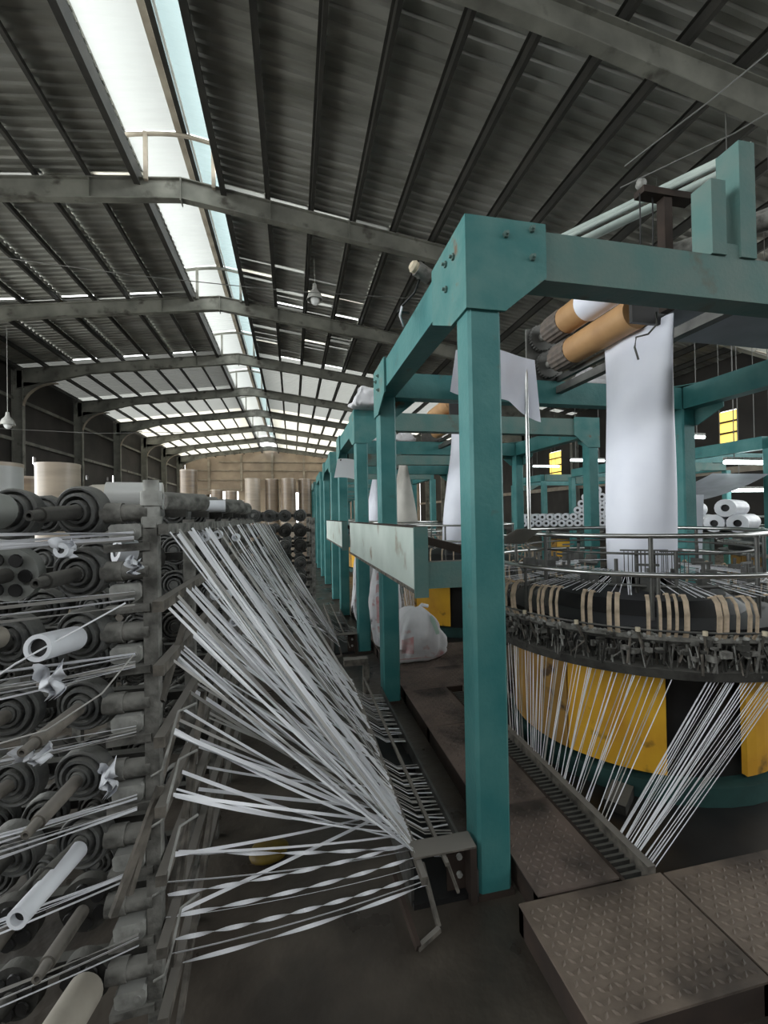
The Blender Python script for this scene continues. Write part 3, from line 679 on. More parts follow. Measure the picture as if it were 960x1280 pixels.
# ------------------------------------------------------------------ walkway of checker plates
def plate(x0, x1, y0, y1, label, m='checker_steel', pitch=0.030, zt=0.10):
    p = thing('checker_plate', ((x0 + x1) / 2, (y0 + y1) / 2, 0), label, 'floor plate', 'checker plates of the walkway')
    MB().box(x0, x1, y0, y1, zt - 0.008, zt).build('sheet', m, p)
    mb = MB()
    for xa, xb, ya, yb in ((x0, x0 + 0.03, y0, y1), (x1 - 0.03, x1, y0, y1), (x0, x1, y0, y0 + 0.03), (x0, x1, y1 - 0.03, y1)):
        mb.box(xa, xb, ya, yb, 0.0, zt - 0.008)
    mb.build('support_frame', 'rust_brown', p)
    lug = MB(); ny = int((y1 - y0 - 0.03) / pitch); nx = int((x1 - x0 - 0.03) / pitch)
    for j in range(ny):
        for i in range(nx):
            cx = x0 + 0.03 + pitch * i + R(-.001, .001); cy = y0 + 0.03 + pitch * j
            a = radians(45) if (i + j) % 2 else radians(-45); l, w = pitch * 0.46, pitch * 0.20
            c, s = cos(a), sin(a)
            q = [(cx + u * c - v * s, cy + u * s + v * c, zt) for u, v in ((-l, 0), (0, -w), (l, 0), (0, w))]
            o = len(lug.v)
            q += [(cx - 0.4 * l * c, cy - 0.4 * l * s, zt + 0.0045), (cx + 0.4 * l * c, cy + 0.4 * l * s, zt + 0.0045)]
            lug.add(q, [(0, 1, 4), (0, 4, 3), (1, 2, 5), (1, 5, 4), (2, 3, 5), (3, 4, 5)])
    o = lug.build('tread_lugs', m, p); tag(o, kind='stuff')
    return p
plate(0.775, 1.375, 1.035, 1.435, 'broad rusty checker plate with raised front edge, beside the tape slot end')
plate(1.385, 2.05, 1.00, 1.43, 'checker plate adjoining the broad plate, in front of the loom drum')
plate(0.86, 1.205, 1.45, 1.93, 'narrow checker plate between the bolted column and the tape slot', 'checker_red')
plate(0.86, 1.205, 1.94, 2.75, 'reddish brown checker plate midway along the tape slot', 'checker_red')
plate(0.86, 1.205, 2.76, 3.36, 'checker plate one before the white sack', 'checker_red')
plate(0.86, 1.85, 3.37, 3.82, 'wide cross checker plate directly before the white sack', 'checker_red')
plate(0.86, 1.9, 3.83, 4.5, 'checker plate under the white sack', 'checker_red')
plate(0.86, 1.3, 4.52, 6.6, 'long checker plate beyond the white sack', 'checker_red')

# slot beside the loom where the tapes come up from under the plates
sl = thing('tape_slot', (1.28, 1.45, 0), 'dark comb slot in the walkway where tapes rise to the yellow drum', 'guide')
MB().box(1.325, 1.36, 1.44, 3.30, 0.0, 0.125).build('slot_rail', 'dusty_tan', sl)
MB().box(1.21, 1.225, 1.44, 3.30, 0.0, 0.095).build('slot_rail', 'rust_brown', sl)
MB().box(1.225, 1.325, 1.44, 3.30, 0.0, 0.05).build('slot_bed', 'black_paint_and_void', sl)
comb = MB().box(-0.05, 0.05, -0.006, 0.006, 0.05, 0.082).mesh('comb_tooth', 'dusty_dark')
for k in range(62): link('comb_tooth', comb, sl, (-0.005, -0.0 + 0.03 * k, 0))

# floor guide beside the columns that the creel tapes run into
def floor_guide(y, n, label):
    g = thing('tape_guide', (0.55, y, 0), label, 'guide', 'floor guides along the creel side of the looms')
    MB().bar((0.445, y - 0.10, 0.19), (0.445, y + 1.85, 0.19), 0.022, 0.03).build('guide_rail', 'dusty_tan', g)
    MB().bar((0.545, y - 0.06, 0.20), (0.545, y + 1.85, 0.20), 0.014, 0.014).build('guide_rod', 'dusty_tan', g)
    MB().box(0.43, 0.69, y, y + 1.82, 0.0, 0.02).build('guide_bed', 'black_paint_and_void', g)
    MB().box(0.674, 0.686, y - 0.02, y + 1.85, 0.0, 0.12).build('side_plate', 'gun_steel', g)
    MB().box(0.425, 0.437, y + .02, y + 1.82, 0.0, 0.15).build('side_plate', 'dusty_dark', g)
    m = MB().box(0.425, 0.675, y - 0.03, y + 0.055, 0.215, 0.222); m.build('end_cap', 'dusty_tan', g)
    MB().box(0.650, 0.675, y - 0.03, y + 0.04, 0.0, 0.215).build('end_bracket', 'rust_brown', g)
    MB().box(0.575, 0.650, y + 0.03, y + 0.04, 0.02, 0.215).build('end_web', 'rust_brown', g)
    for z in (0.15, 0.08):
        MB().lathe([(0, .012), (0.010, .012), (0.010, .0001)], (0.625, y + 0.03, z), (0, -1, 0), 8).build('bolt', 'dusty_light', g)
    MB().bar((0.455, y - 0.03, 0.20), (0.49, y - 0.11, 0.03), 0.014, 0.014).build('stay_rod', 'dusty_tan', g)
    MB().bar((0.55, y - 0.03, 0.20), (0.59, y - 0.05, 0.08), 0.010, 0.010).build('stay_rod', 'dusty_tan', g)
    MB().bar((0.49, y - 0.12, 0.03), (0.40, y - 0.155, 0.015), 0.016, 0.016).build('foot_rod', 'dusty_tan', g)
    MB().bar((0.40, y - 0.16, 0.02), (0.365, y + 0.05, 0.10), 0.016, 0.03).build('foot_plate', 'rust_brown', g)
    MB().bar((0.40, y + 0.9, 0.02), (0.69, y + 0.9, 0.02), 0.14, 0.05).build('spacer', 'black_paint_and_void', g)
    a = 0
    for k in range(n):
        yy = y + 0.10 + 1.68 * k / n + R(-.012, .012)
        if abs(yy - y - 0.9) < 0.09: continue
        m = MB().ribbon([(0.45, yy, 0.17), (0.55, yy + R(-.01, .01), 0.10), (0.69, yy + R(-.02, .02), 0.085)], R(0.006, 0.011), (0, 1, 0), 0.0008)
        m.build('tape_strand', random.choice(('white_tape', 'dull_tape', 'dull_tape')), g)
    return g
floor_guide(1.60, 64, 'low tape guide with bolted end bracket at the foot of the rust marked column')
floor_guide(1.60 + PERIOD, 30, 'low tape guide with a pale end cap in front of the teal column pair')
b = thing('guide_bracket', (0.5, 3.55, 0), 'dusty T shaped bracket standing between two floor guides', 'bracket')
MB().box(0.40, 0.60, 3.55, 3.63, 0.27, 0.32).build('bracket_arm', 'dusty_tan', b)
MB().box(0.56, 0.61, 3.56, 3.62, 0.0, 0.27).build('bracket_leg', 'dusty_tan', b)

# ------------------------------------------------------------------ creel racks with spindles
ROWS = [1.525, 1.36, 1.195, 1.01, 0.83, 0.655, 0.47, 0.29]
TILT = (radians(-6.6), 0, radians(-7.2))
def disc_mesh(name, m, r=0.068, n=28, holes=False, rib=True):
    mb = MB()
    prof = [(0.034, .0001), (0.034, r), (0.0, r), (-0.005, r * 0.94), (-0.003, r * 0.87), (0.014, r * 0.84), (0.014, r * 0.76), (-0.010, r * 0.73), (-0.012, r * 0.62), (0.008, r * 0.58), (0.008, r * 0.48), (-0.014, r * 0.45), (-0.014, r * 0.36), (0.0, r * 0.33), (-0.02, r * 0.28), (-0.02, .0001)] if rib else [(0.03, .0001), (0.03, r), (0, r), (0, .0001)]
    mb.lathe(prof, (0, 0, 0), (0, 1, 0), n)
    if holes:
        mb.cur = 1
        for k in range(6):
            a = k * pi / 3 + .3
            mb.lathe([(-0.013, .0001), (-0.013, .016), (-0.009, .018)], (r * 0.62 * cos(a), 0, r * 0.62 * sin(a)), (0, 1, 0), 12)
        mb.lathe([(-0.012, .0001), (-0.012, .024), (0.0, .026)], (0, -0.012, 0), (0, 1, 0), 14) if False else None
        return mb.mesh(name, m, 'black_paint_and_void')
    return mb.mesh(name, m)
D_HI = disc_mesh('brake_disc', 'black_rubber')
D_HOLE = disc_mesh('brake_disc', 'grey_disc', 0.072, 28, True, False)
D_DUST = disc_mesh('brake_disc', 'dusty_dark', 0.066, 24, True, False)
D_LO = disc_mesh('brake_disc', 'black_rubber', 0.068, 14)
D_LO2 = disc_mesh('brake_disc', 'dusty_dark', 0.068, 14)
def spindle_mesh(l, r, m, n=14):
    return MB().lathe([(0, r), (-l * 0.8, r), (-l * 0.8, r * 0.72), (-l, r * 0.62), (-l, r * 0.35), (-l * 0.93, r * 0.35), (-l * 0.93, .0001)], (0, 0, 0), (0, 1, 0), n).mesh('spindle', m)
S_A = spindle_mesh(0.15, 0.019, 'dusty_dark'); S_B = spindle_mesh(0.19, 0.017, 'dusty_tan'); S_LO = spindle_mesh(0.12, 0.02, 'dusty_dark', 8)
post_block = MB().prism([(-0.075, 0, -0.016), (-0.066, 0, -0.022), (-0.008, 0, -0.022), (0, 0, -0.014), (0, 0, 0.016), (-0.007, 0, 0.022), (-0.07, 0, 0.020), (-0.077, 0, 0.012)], (0, 0.04, 0)).lathe([(0, .0001), (-0.002, .009), (0.004, .011)], (-0.02, 0, 0), (0, 1, 0), 10).mesh('guide_block', 'dusty_light')
sleeve = MB().lathe([(0, .0001), (0, .028), (0.05, .028), (0.05, .024), (0.115, .024), (0.115, .0001)], (-0.115, 0, 0), (1, 0, 0), 14).mesh('arm_sleeve', 'dusty_grey')
PX = -0.38
def creel(y, xs, lvl, label, px=PX):
    c = thing('creel_rack', (px, y, 0), label, 'creel rack', 'creel racks full of spindles')
    MB().box(px - 0.018, px + 0.018, y - 0.018, y + 0.018, 0, 1.50).build('post', 'dusty_grey', c)
    if lvl == 0: MB().lathe([(0, .024), (0.03, .028), (0.03, .022), (0.06, .022), (0.06, .027), (0.10, .027), (0.10, .02), (0.13, .02), (0.13, .0001)], (px, y, 1.48), (0, 0, 1), 14).build('post_cap', 'dusty_light', c)
    x_end = min(xs) - 0.12
    MB().box(x_end - 0.02, x_end + 0.02, y - 0.02, y + 0.02, 0, 1.56).build('post', 'dusty_grey', c)
    for i, z in enumerate(ROWS):
        MB().bar((x_end, y + 0.06, z), (px - 0.02, y + 0.06, z), 0.03, 0.03).build('arm', 'dusty_dark', c)
        if lvl == 0:
            link('arm_sleeve', sleeve, c, (-0.005, 0.0, z + R(-.004, .004))); link('guide_block', post_block, c, (-0.02, -0.03, z - 0.055 + R(-.004, .004)))
            MB().bar((px - 0.11, y - 0.01, z - 0.10), (px + 0.0, y - 0.01, z - 0.095), 0.03, 0.02).build('yarn_eye_bar', 'dusty_grey', c)
        for j, x in enumerate(xs):
            zz = z + R(-.006, .006)
            if lvl == 0:
                d = D_HOLE if (j, i) in ((1, 1),) else D_DUST if i >= 6 else D_HI
                s = S_B if i in (3, 4, 6) else S_A
            else: d, s = random.choice((D_LO, D_LO, D_LO2)), S_LO
            tl = (TILT[0] + R(-.05, .05), R(0, 6), TILT[2] + R(-.06, .06))
            link('brake_disc', d, c, (x - px, R(-.01, .01), zz), tl)
            if lvl == 0 or R(0, 1) < 0.7: link('spindle', s, c, (x - px, -0.012, zz), tl)
    return c
creel(1.30, (-0.555, -0.72, -0.885), 0, 'front creel rack with ribbed dark discs and bare spindles facing the aisle')
for k, y in enumerate((1.74, 2.18, 2.62, 3.06, 3.50, 3.94)):
    creel(y, (-0.54, -0.70, -0.86, -1.02), 1, 'dusty creel rack along the tape fan, %s behind the front rack' % ('first', 'second', 'third', 'fourth', 'fifth', 'sixth')[k])
creel(4.72, (0.08, -0.08, -0.24, -0.40, -0.56, -0.72, -0.88), 1, 'dusty creel rack crowded with dark spindles, reaching towards the guard panel', 0.22)
creel(5.3, (0.08, -0.08, -0.24, -0.40, -0.56), 1, 'dusty creel rack just behind the rack that reaches towards the guard panel', 0.22)
creel(6.4, (0.08, -0.08, -0.24, -0.40), 1, 'dusty creel rack farthest along the aisle beside the teal columns', 0.22)
fr = thing('creel_railing', (PX, 1.3, 0), 'long dusty creel frame of rails tying the racks together', 'creel frame')
for i, z in enumerate(ROWS):
    zz = 1.475 if i == 0 else z - 0.085
    MB().bar((PX + 0.035, 1.22 if i else 1.28, zz), (PX + 0.035, 4.0, zz), 0.026, 0.028).build('side_rail', 'dusty_grey' if i == 0 else 'dusty_tan', fr)
for p, q in (((-0.30, 1.56, 0.92), (-0.40, 1.26, 0.05)), ((-0.325, 1.52, 0.70), (-0.37, 1.30, 0.03)), ((-0.28, 1.60, 0.55), (-0.345, 1.36, 0.02)), ((-0.33, 1.50, 1.22), (-0.36, 1.30, 1.0)), ((-0.345, 1.38, 0.90), (-0.42, 1.22, 0.55)), ((-0.36, 1.28, 0.78), (-0.45, 1.2, 0.52))):
    MB().bar(p, q, 0.014, 0.018).build('leaning_bar', 'dusty_tan', fr)
for z in (0.93, 0.62, 0.80, 0.40):
    x = PX + 0.06
    MB().path([(x - .05, 1.24, z - .10), (x - .02, 1.23, z - .08), (x, 1.24, z), (x + .01, 1.27, z + .05), (x + .05, 1.30, z + .055)], 0.004, 5).build('wire_hook', 'dusty_light', fr)

# bobbins, tubes and remnants left on the spindles
def tube_roll(x, y, z, l, r, ri, m, label, tilt=TILT, off=0.03, core='black_paint_and_void'):
    t = thing('yarn_tube', (x, y, z), label, 'bobbin', 'tubes and bobbins on the creel spindles', tilt)
    MB().lathe([(-off, ri), (-off, r), (-off - l, r), (-off - l, ri), (-off, ri)], (0, 0, 0), (0, 1, 0), 22).build('tube', m, t, False)
    MB().lathe([(-off - l * 0.93, .0001), (-off - l * 0.93, ri)], (0, 0, 0), (0, 1, 0), 16).build('core', core, t, False)
    return t
tube_roll(-0.55, 1.29, 1.195, 0.135, 0.031, 0.021, 'white_plastic', 'thick white empty tube with a dark bore on the third spindle row')
tube_roll(-0.545, 1.29, 0.655, 0.20, 0.022, 0.014, 'white_plastic', 'long thin white tube on the sixth spindle row, above the perforated discs', (radians(-2), 0, radians(-9)))
tube_roll(-0.535, 1.29, 0.29, 0.17, 0.045, 0.02, 'beige_roll', 'fat beige yarn roll low on the front rack')
tube_roll(-0.715, 1.29, 1.525, 0.10, 0.045, 0.02, 'grey_disc', 'fat grey bobbin at the top of the front rack')
tube_roll(-0.72, 1.29, 1.21, 0.13, 0.028, 0.015, 'beige_roll', 'grey beige tube beside the thick white empty tube')
tube_roll(-0.78, 1.33, 1.265, 0.17, 0.030, 0.015, 'white_plastic', 'white tube end lying above the grey beige tube', (0, 0, radians(-60)))
tube_roll(-0.445, 1.45, 1.40, 0.05, 0.036, 0.02, 'white_plastic', 'short white tube peeking out behind the second row disc', (radians(-10), 0, radians(-50)))
tube_roll(-0.545, 1.24, 1.425, 0.02, 0.018, 0.008, 'white_plastic', 'small white ring shaped bobbin between the two top discs')
for x, y, z in ((-0.33, 1.80, 1.435), (-0.33, 2.1, 1.43), (-0.30, 1.85, 1.20), (-0.28, 2.0, 1.17), (-0.27, 2.15, 1.02), (-0.30, 2.5, 1.40), (-0.25, 2.3, 0.86)):
    o = MB().lathe([(0, .012), (0, .020), (-0.03, .020), (-0.03, .012), (0, .012)], (x, y, z), (0.2, 1, 0.1), 14).build('yarn_eyelet', 'white_plastic')
    tag(o, 'small white ring eyelet fixed along the creel rails in the tape fan', 'eyelet', 'white ring eyelets')
def rag(x, y, z, w, h, label, sd):
    rr = random.Random(sd); ph = rr.uniform(0, 6)
    def fn(u, v):
        return (x + 0.75 * w * (u - .5) * (1 - 0.7 * v) + 0.010 * sin(9 * v + ph), y - 0.018 * sin(14 * u + ph + 5 * v) + 0.02 * v, z - 0.8 * h * v + 0.25 * h * sin(9 * u + ph) * (1 - v))
    o = MB().grid(fn, 14, 8).build('plastic_scrap', 'white_plastic'); tag(o, label, 'scrap', 'white plastic scraps caught on the creel')
rag(-0.56, 1.15, 1.155, 0.09, 0.09, 'crumpled white scrap hanging below the thick white empty tube', 1)
rag(-0.60, 1.16, 0.97, 0.13, 0.05, 'flat white scrap on the fourth spindle row', 2)
rag(-0.475, 1.24, 0.865, 0.05, 0.10, 'twisted white strip beside the fifth row disc', 3)
rag(-0.72, 1.16, 1.02, 0.10, 0.04, 'white scrap near the left spindles of the fourth row', 4)
rag(-0.40, 1.22, 1.40, 0.05, 0.05, 'small pale scrap knotted at the front post', 5)
rag(-0.55, 1.20, 1.45, 0.07, 0.05, 'pale scrap tangled under the topmost disc', 6)
# rolls and lint lying on top of the creel
for k, (x, y, l, a, r, m) in enumerate(((-0.50, 1.55, 0.16, 10, .045, 'shrink_white'), (-0.62, 1.75, 0.2, -20, .05, 'beige_roll'), (-0.46, 2.0, 0.24, 60, .040, 'dusty_grey'), (-0.55, 2.5, 0.3, 30, .045, 'dusty_grey'),
        (-0.40, 2.6, 0.12, 80, .03, 'dusty_dark'), (-0.45, 3.1, 0.3, 55, .05, 'dusty_grey'), (-0.38, 2.3, 0.1, 10, .03, 'white_plastic'), (-0.6, 3.4, 0.3, 30, .05, 'dusty_tan'), (-0.42, 3.8, 0.2, 70, .05, 'dusty_grey'))):
    o = MB().lathe([(-l / 2, .012), (-l / 2, r), (l / 2, r), (l / 2, .012)], (x, y, 1.535 + r), (cos(radians(a)), sin(radians(a)), 0), 18).build('spent_roll', m)
    tag(o, ['pale wrapped roll lying on the creel top beside the front post cap', 'beige roll lying on top of the creel', 'long dusty grey roll on top of the creel rail', 'dusty grey roll lying behind the long roll on the creel', 'short dark dusty roll on the creel rail', 'dusty roll further along the creel top', 'small white roll end on the creel top', 'brownish roll far back on the creel top', 'dusty roll at the far end of the creel top'][k], 'roll', 'rolls lying on the creel')

# ------------------------------------------------------------------ tapes
def tape(name, p, q, w, label, group, m='white_tape', sag=0.02, twist=0.0, n=10, side=(0.35, -0.75, 0.55)):
    p, q = Vector(p), Vector(q); pts = []
    for i in range(n + 1):
        t = i / n; v = p.lerp(q, t); v.z -= sag * 4 * t * (1 - t); pts.append(v)
    o = MB().ribbon(pts, w, side, 0.0009, twist, R(-.5, .5)).build(name, m)
    return tag(o, label, 'tape', group)
FAN = 'white plastic tape fanning down to the floor guide from the %s creel rail'
ORD = ('topmost', 'second', 'third', 'fourth', 'fifth', 'sixth', 'seventh')
YS = [1.30, 1.52, 1.78, 2.1, 2.45, 2.9, 3.4, 3.9]
cnt = 0
for j, y in enumerate(YS):
    for i in range(7):
        z = (1.465 if i == 0 else ROWS[i] - 0.085)
        k = (5, 5, 6, 5, 4, 2, 1)[i] if j == 0 else (4, 4, 3, 3, 2, 1, 0)[i] if j < 3 else (3, 3, 2, 2, 1, 0, 0)[i]
        tgt = 1.60 + (y - 1.3) * 0.62 + (0.03 * i)
        for q in range(k):
            tape('warp_tape', (PX + 0.03 + R(-.01, .03), y + R(-.05, .10), z + R(-.01, .015)), (0.445, tgt + R(-.05, .12), 0.205 + R(-.005, .005)),
                 R(0.006, 0.012), FAN % ORD[i], 'tapes of the fan', random.choice(('white_tape', 'white_tape', 'white_tape', 'white_tape', 'dull_tape')), R(0.0, 0.03), random.choice((0, 0, 1.2, 3.0)), 10, (0.48, 1.28, 0.64))
for z, ye, tw in ((0.40, 1.62, 20), (0.37, 1.60, 0), (0.33, 1.57, 24), (0.25, 1.54, 0), (0.21, 1.52, 10), (0.44, 1.66, 22), (0.48, 1.70, 0), (0.55, 1.7, 16)):
    tape('warp_tape', (PX + 0.02, 1.32 + R(-.02, .05), z), (0.455, ye, 0.13 + 0.1 * R(0.2, .8)), 0.011, 'twisted white tape running almost level just above the bare floor', 'low level tapes', 'white_tape', 0.015, tw, 60)
CR = 'pale tape stretched sideways across the front creel discs below the %s row'
for i in range(7):
    z = ROWS[i] - 0.075
    for q in range((6, 4, 9, 6, 8, 6, 4)[i]):
        dz = R(-.045, .04)
        tape('cross_tape', (-1.05, 1.12 + R(-.04, .04), z + dz + R(-.03, .02) - 0.015 * (i > 3)), (PX - 0.03, 1.255, z + dz * 0.5 + 0.01), R(0.004, 0.010), CR % ORD[i], 'tapes across the front rack', random.choice(('white_tape', 'dull_tape', 'white_tape')), R(0, 0.012), random.choice((0, 0, 4)))
o = MB().path([(-0.80, 1.05, 1.0), (-0.55, 1.12, 1.03), (-0.46, 1.18, 1.08), (-0.41, 1.24, 1.15)], 0.0022, 5).build('loose_yarn', 'dull_tape'); tag(o, 'thin loose yarn sagging across the fourth row disc', 'yarn')
o = MB().path([(-0.72, 1.05, 1.10), (-0.60, 1.10, 1.19), (-0.42, 1.22, 1.29)], 0.0022, 5).build('loose_yarn', 'white_tape'); tag(o, 'taut yarn rising behind the thick white empty tube to the post', 'yarn')
S2 = 'pale tape of the second fan behind the first, ending at the pale capped guide'
for q in range(44):
    y = R(3.1, 4.3); z = random.choice((1.46, 1.46, 1.28, 1.11, 0.93))
    tape('warp_tape', (PX + 0.06 + R(0, .1), y, z), (0.44, 4.62 + R(-.35, .35), 0.22), R(0.005, 0.010), S2, 'tapes of the second fan', random.choice(('white_tape', 'dull_tape')), R(0, .03), random.choice((0, 2)), 10, (0.48, 1.28, 0.64))
W1 = 'white warp tape slanting from the slot across the dark drum opening'
W2 = 'white warp tape hanging steeply in front of the yellow drum covers'
def ringpt(a, r=0.93, z=0.71): return (BX + r * cos(radians(a)), BY + r * sin(radians(a)), z)
for q in range(30):
    a = -112 + 25 * (q / 29) + R(-1, 1)
    tape('loom_tape', (1.35 + R(0, .012), 1.62 - 0.17 * q / 29 + R(-.012, .012), 0.115), ringpt(a), R(0.003, 0.0055), W1, 'slanting loom tapes', 'white_tape', 0.0, 0, 2)
for q in range(52):
    f = q / 51
    a = -121 - 63 * f + R(-1.2, 1.2)
    tape('loom_tape', (1.35 + R(0, .012), 1.70 + 0.92 * f + R(-.03, .03), 0.115), ringpt(a), R(0.003, 0.0055), W2, 'steep loom tapes', random.choice(('white_tape', 'white_tape', 'dull_tape')), 0.0, 0, 2)
for q in range(26):
    f = q / 25; a = radians(-150 - 40 * f)
    tape('loom_tape', (1.36, 4.72 + 0.8 * f, 0.115), (BX + .93 * cos(a), BY + PERIOD + .93 * sin(a), 0.71), 0.007, 'pale tape rising to the ring of the loom beside the white sack', 'tapes of the second loom', random.choice(('white_tape', 'dull_tape')), 0, 0, 2)

# ------------------------------------------------------------------ sacks, paper, rolls
def sack(cx, cy, w, d, h, label, seed, upright=False, z0=0.104):
    rr = random.Random(seed); ph = [rr.uniform(0, 6) for _ in range(8)]
    def fn(u, v):
        a = 2 * pi * u; b = pi * v
        sx = abs(cos(a)) ** 0.6 * (1 if cos(a) > 0 else -1); sy = abs(sin(a)) ** 0.6 * (1 if sin(a) > 0 else -1)
        rad = max(0.0, sin(b)) ** 0.45
        z = (1 - cos(b)) / 2
        k = 1 + 0.07 * sin(5 * a + ph[0] + 4 * z) + 0.05 * sin(11 * a + ph[1] - 9 * z) + 0.07 * sin(3 * a + 11 * z + ph[2]) + 0.03 * abs(sin(8 * a + 14 * z + ph[4]))
        taper = (1.1 - 0.62 * z + 0.12 * sin(7 * z + 2 * a)) if not upright else 1 - 0.15 * z
        lump = 0.16 * sin(2 * a + ph[3]) * sin(b) + 0.05 * sin(5 * a + ph[5]) * sin(b)
        return (cx + w / 2 * sx * rad * k * taper, cy + d / 2 * sy * rad * k * taper, z0 + h * max(0, z + (lump if z > 0.3 else 0)))
    t = thing('plastic_sack', (cx, cy, z0), label, 'sack', 'sacks by the second loom')
    MB().grid(fn, 72, 36, True, True).build('sack_body', 'sack_white', t)
    return t, fn
t, fn = sack(1.14, 4.08, 0.62, 0.42, 0.50, 'slumped white woven sack with faded red print on the checker plates', 3)
for u0, u1, v0, v1, m in ((0.66, 0.74, 0.30, 0.52, 'red_print'), (0.82, 0.85, 0.40, 0.62, 'green_print'), (0.62, 0.90, 0.205, 0.225, 'red_print')):
    mm = MB(); mm.grid(lambda a, b: tuple(Vector(fn(u0 + (u1 - u0) * a, v0 + (v1 - v0) * b)) + Vector((0, -0.004, 0.002))), 8, 6)
    mm.build('print_patch', m, t)
MB().path([(1.20, 4.15, 0.56), (1.24, 4.10, 0.62), (1.30, 4.12, 0.60)], 0.02, 6).build('tied_neck', 'sack_white', t)
t, fn = sack(0.97, 4.55, 0.34, 0.26, 1.02, 'tall upright white sack with red letters behind the teal columns', 5, True)
for k in range(7):
    mm = MB(); v = 0.28 + 0.075 * k
    mm.grid(lambda a, b: tuple(Vector(fn(0.655 + 0.05 * a, v + 0.05 * b)) + Vector((-0.004, -0.006, 0))), 4, 3); mm.build('print_letter', 'red_print', t)
sack(0.90, 5.6, 0.30, 0.3, 1.0, 'grey white sack leaning beside the far teal columns', 9, True)
pp = thing('paper_sheet', (0.60, 5.75, 2.0), 'white paper sheet pinned to a teal column, drooping at one corner', 'paper')
MB().grid(lambda u, v: (0.60 + 0.30 * u - 0.10 * (1 - v) * 0.5, 5.72 + 0.03 * u, 2.02 + 0.25 * v - 0.03 * u + 0.02 * sin(3 * u)), 6, 6).build('sheet', 'paper', pp)
MB().cyl((0.64, 5.71, 2.255), (0.64, 5.74, 2.255), 0.01, 8).build('pin', 'cable_black', pp)
bag = MB().grid(lambda u, v: (-0.13 + 0.09 * cos(2 * pi * u) * sin(pi * v) ** .6 * (1 + .15 * sin(10 * u)), 2.0 + 0.07 * sin(2 * pi * u) * sin(pi * v) ** .6, 0.05 * (1 - cos(pi * v)) / 2), 18, 8, True, True).build('yellow_bag', 'yellow_bag')
tag(bag, 'crumpled dull yellow bag on the dark floor under the tape fan', 'bag')

def standing_roll(x, y, r, h, m, label, z0=0.0, grp='big standing rolls at the back'):
    t = thing('standing_roll', (x, y, z0), label, 'roll', grp)
    MB().lathe([(z0, .0001), (z0, r), (z0 + h, r), (z0 + h, 0.05)], (x, y, 0), (0, 0, 1), 28).build('wound_body', m, t)
    MB().lathe([(z0 + h - 0.08, .0001), (z0 + h - 0.08, .05), (z0 + h, .05)], (x, y, 0), (0, 0, 1), 14).build('core', 'black_paint_and_void', t)
    MB().lathe([(z0 + h * 0.985, r + .003), (z0 + h, r + .003), (z0 + h, r - 0.02)], (x, y, 0), (0, 0, 1), 28).build('wrap_edge', 'kraft', t)
    return t
standing_roll(-2.33, 5.0, 0.19, 2.09, 'kraft', 'big pale kraft roll standing behind the front creel')
standing_roll(-2.36, 4.05, 0.20, 1.98, 'shrink_white', 'big white wrapped roll standing behind the creel, next to a brown roll')
standing_roll(-3.12, 6.0, 0.13, 2.05, 'kraft_dark', 'slim brown roll standing between the white and the pale kraft rolls')
standing_roll(-3.05, 14, 0.24, 3.0, 'kraft_dark', 'very tall brown roll standing alone before the gable wall')
for k, (x, y, h) in enumerate(((-1.2, 14, 1.37), (-0.62, 14.2, 1.37), (-0.1, 14, 1.37), (0.42, 14.2, 1.37))):
    for z in (0, 1.372):
        standing_roll(x, y + (0.04 if z else 0), R(.21, .25), h, random.choice(('kraft', 'kraft_dark', 'kraft_dark')), 'brown fabric roll %s at the end of the creel aisle' % ('stacked on top of another' if z else 'standing under another'), z)
for x, y, h in ((-2.9, 18, 2.65), (-2.35, 18, 2.6), (-3.45, 18.5, 2.5), (-1.75, 17.5, 2.2), (-4.4, 20, 2.5)):
    standing_roll(x, y, 0.22, h, 'kraft_dark', 'dark brown roll standing in the bright far doorway')

# ------------------------------------------------------------------ lamps
def pendant(x, y, z, s, label, zr):
    p = thing('pendant_lamp', (x, y, z), label, 'lamp', 'industrial pendant lamps')
    MB().lathe([(0, .26 * s), (0.03 * s, .26 * s), (0.20 * s, .20 * s), (0.34 * s, .09 * s), (0.42 * s, .07 * s), (0.52 * s, .06 * s), (0.52 * s, .0001)], (x, y, z), (0, 0, 1), 24).lathe([(0.0, .255 * s), (0.18 * s, .19 * s), (0.30 * s, .08 * s)], (x, y, z), (0, 0, 1), 24).build('shade', 'lamp_enamel', p)
    MB().grid(lambda u, v: (x + .14 * s * sin(pi * v) * cos(2 * pi * u), y + .14 * s * sin(pi * v) * sin(2 * pi * u), z + 0.02 * s - .19 * s * cos(pi * v)), 16, 10, True, True).build('bulb', 'lamp_glass', p)
    MB().cyl((x, y, z + 0.5 * s), (x, y, zr), 0.010, 6).build('stem', 'lamp_enamel', p)
pendant(0.82, 14, 8.50, 1.0, 'bell shaped pendant lamp with a round bulb hanging from the right roof slope', roof_z(0.82) - 0.05)
pendant(-10.2, 18.4, 5.1, 0.9, 'small pendant lamp near the dark side wall', roof_z(-10.2) - 0.05)
def tube_lamp(x, y, z, l, label, along='y'):
    t = thing('tube_lamp', (x, y, z), label, 'lamp', 'fluorescent tube lamps over the second loom row')
    d = Vector((0, l / 2, 0)) if along == 'y' else Vector((l / 2, 0, 0)); c = Vector((x, y, z))
    MB().cyl(c - d, c + d, 0.035, 10).build('glass_tube', 'tube_glow', t)
    MB().bar(c - d + Vector((0, 0, .06)), c + d + Vector((0, 0, .06)), 0.08, 0.05).build('housing', 'dusty_light', t)
    for s in (-0.7, 0.7): MB().bar(c + d * s + Vector((0, 0, .08)), c + d * s + Vector((0, 0, roof_z(x) - z - 0.05)), 0.012, 0.012).build('hanger', 'cable_grey', t)
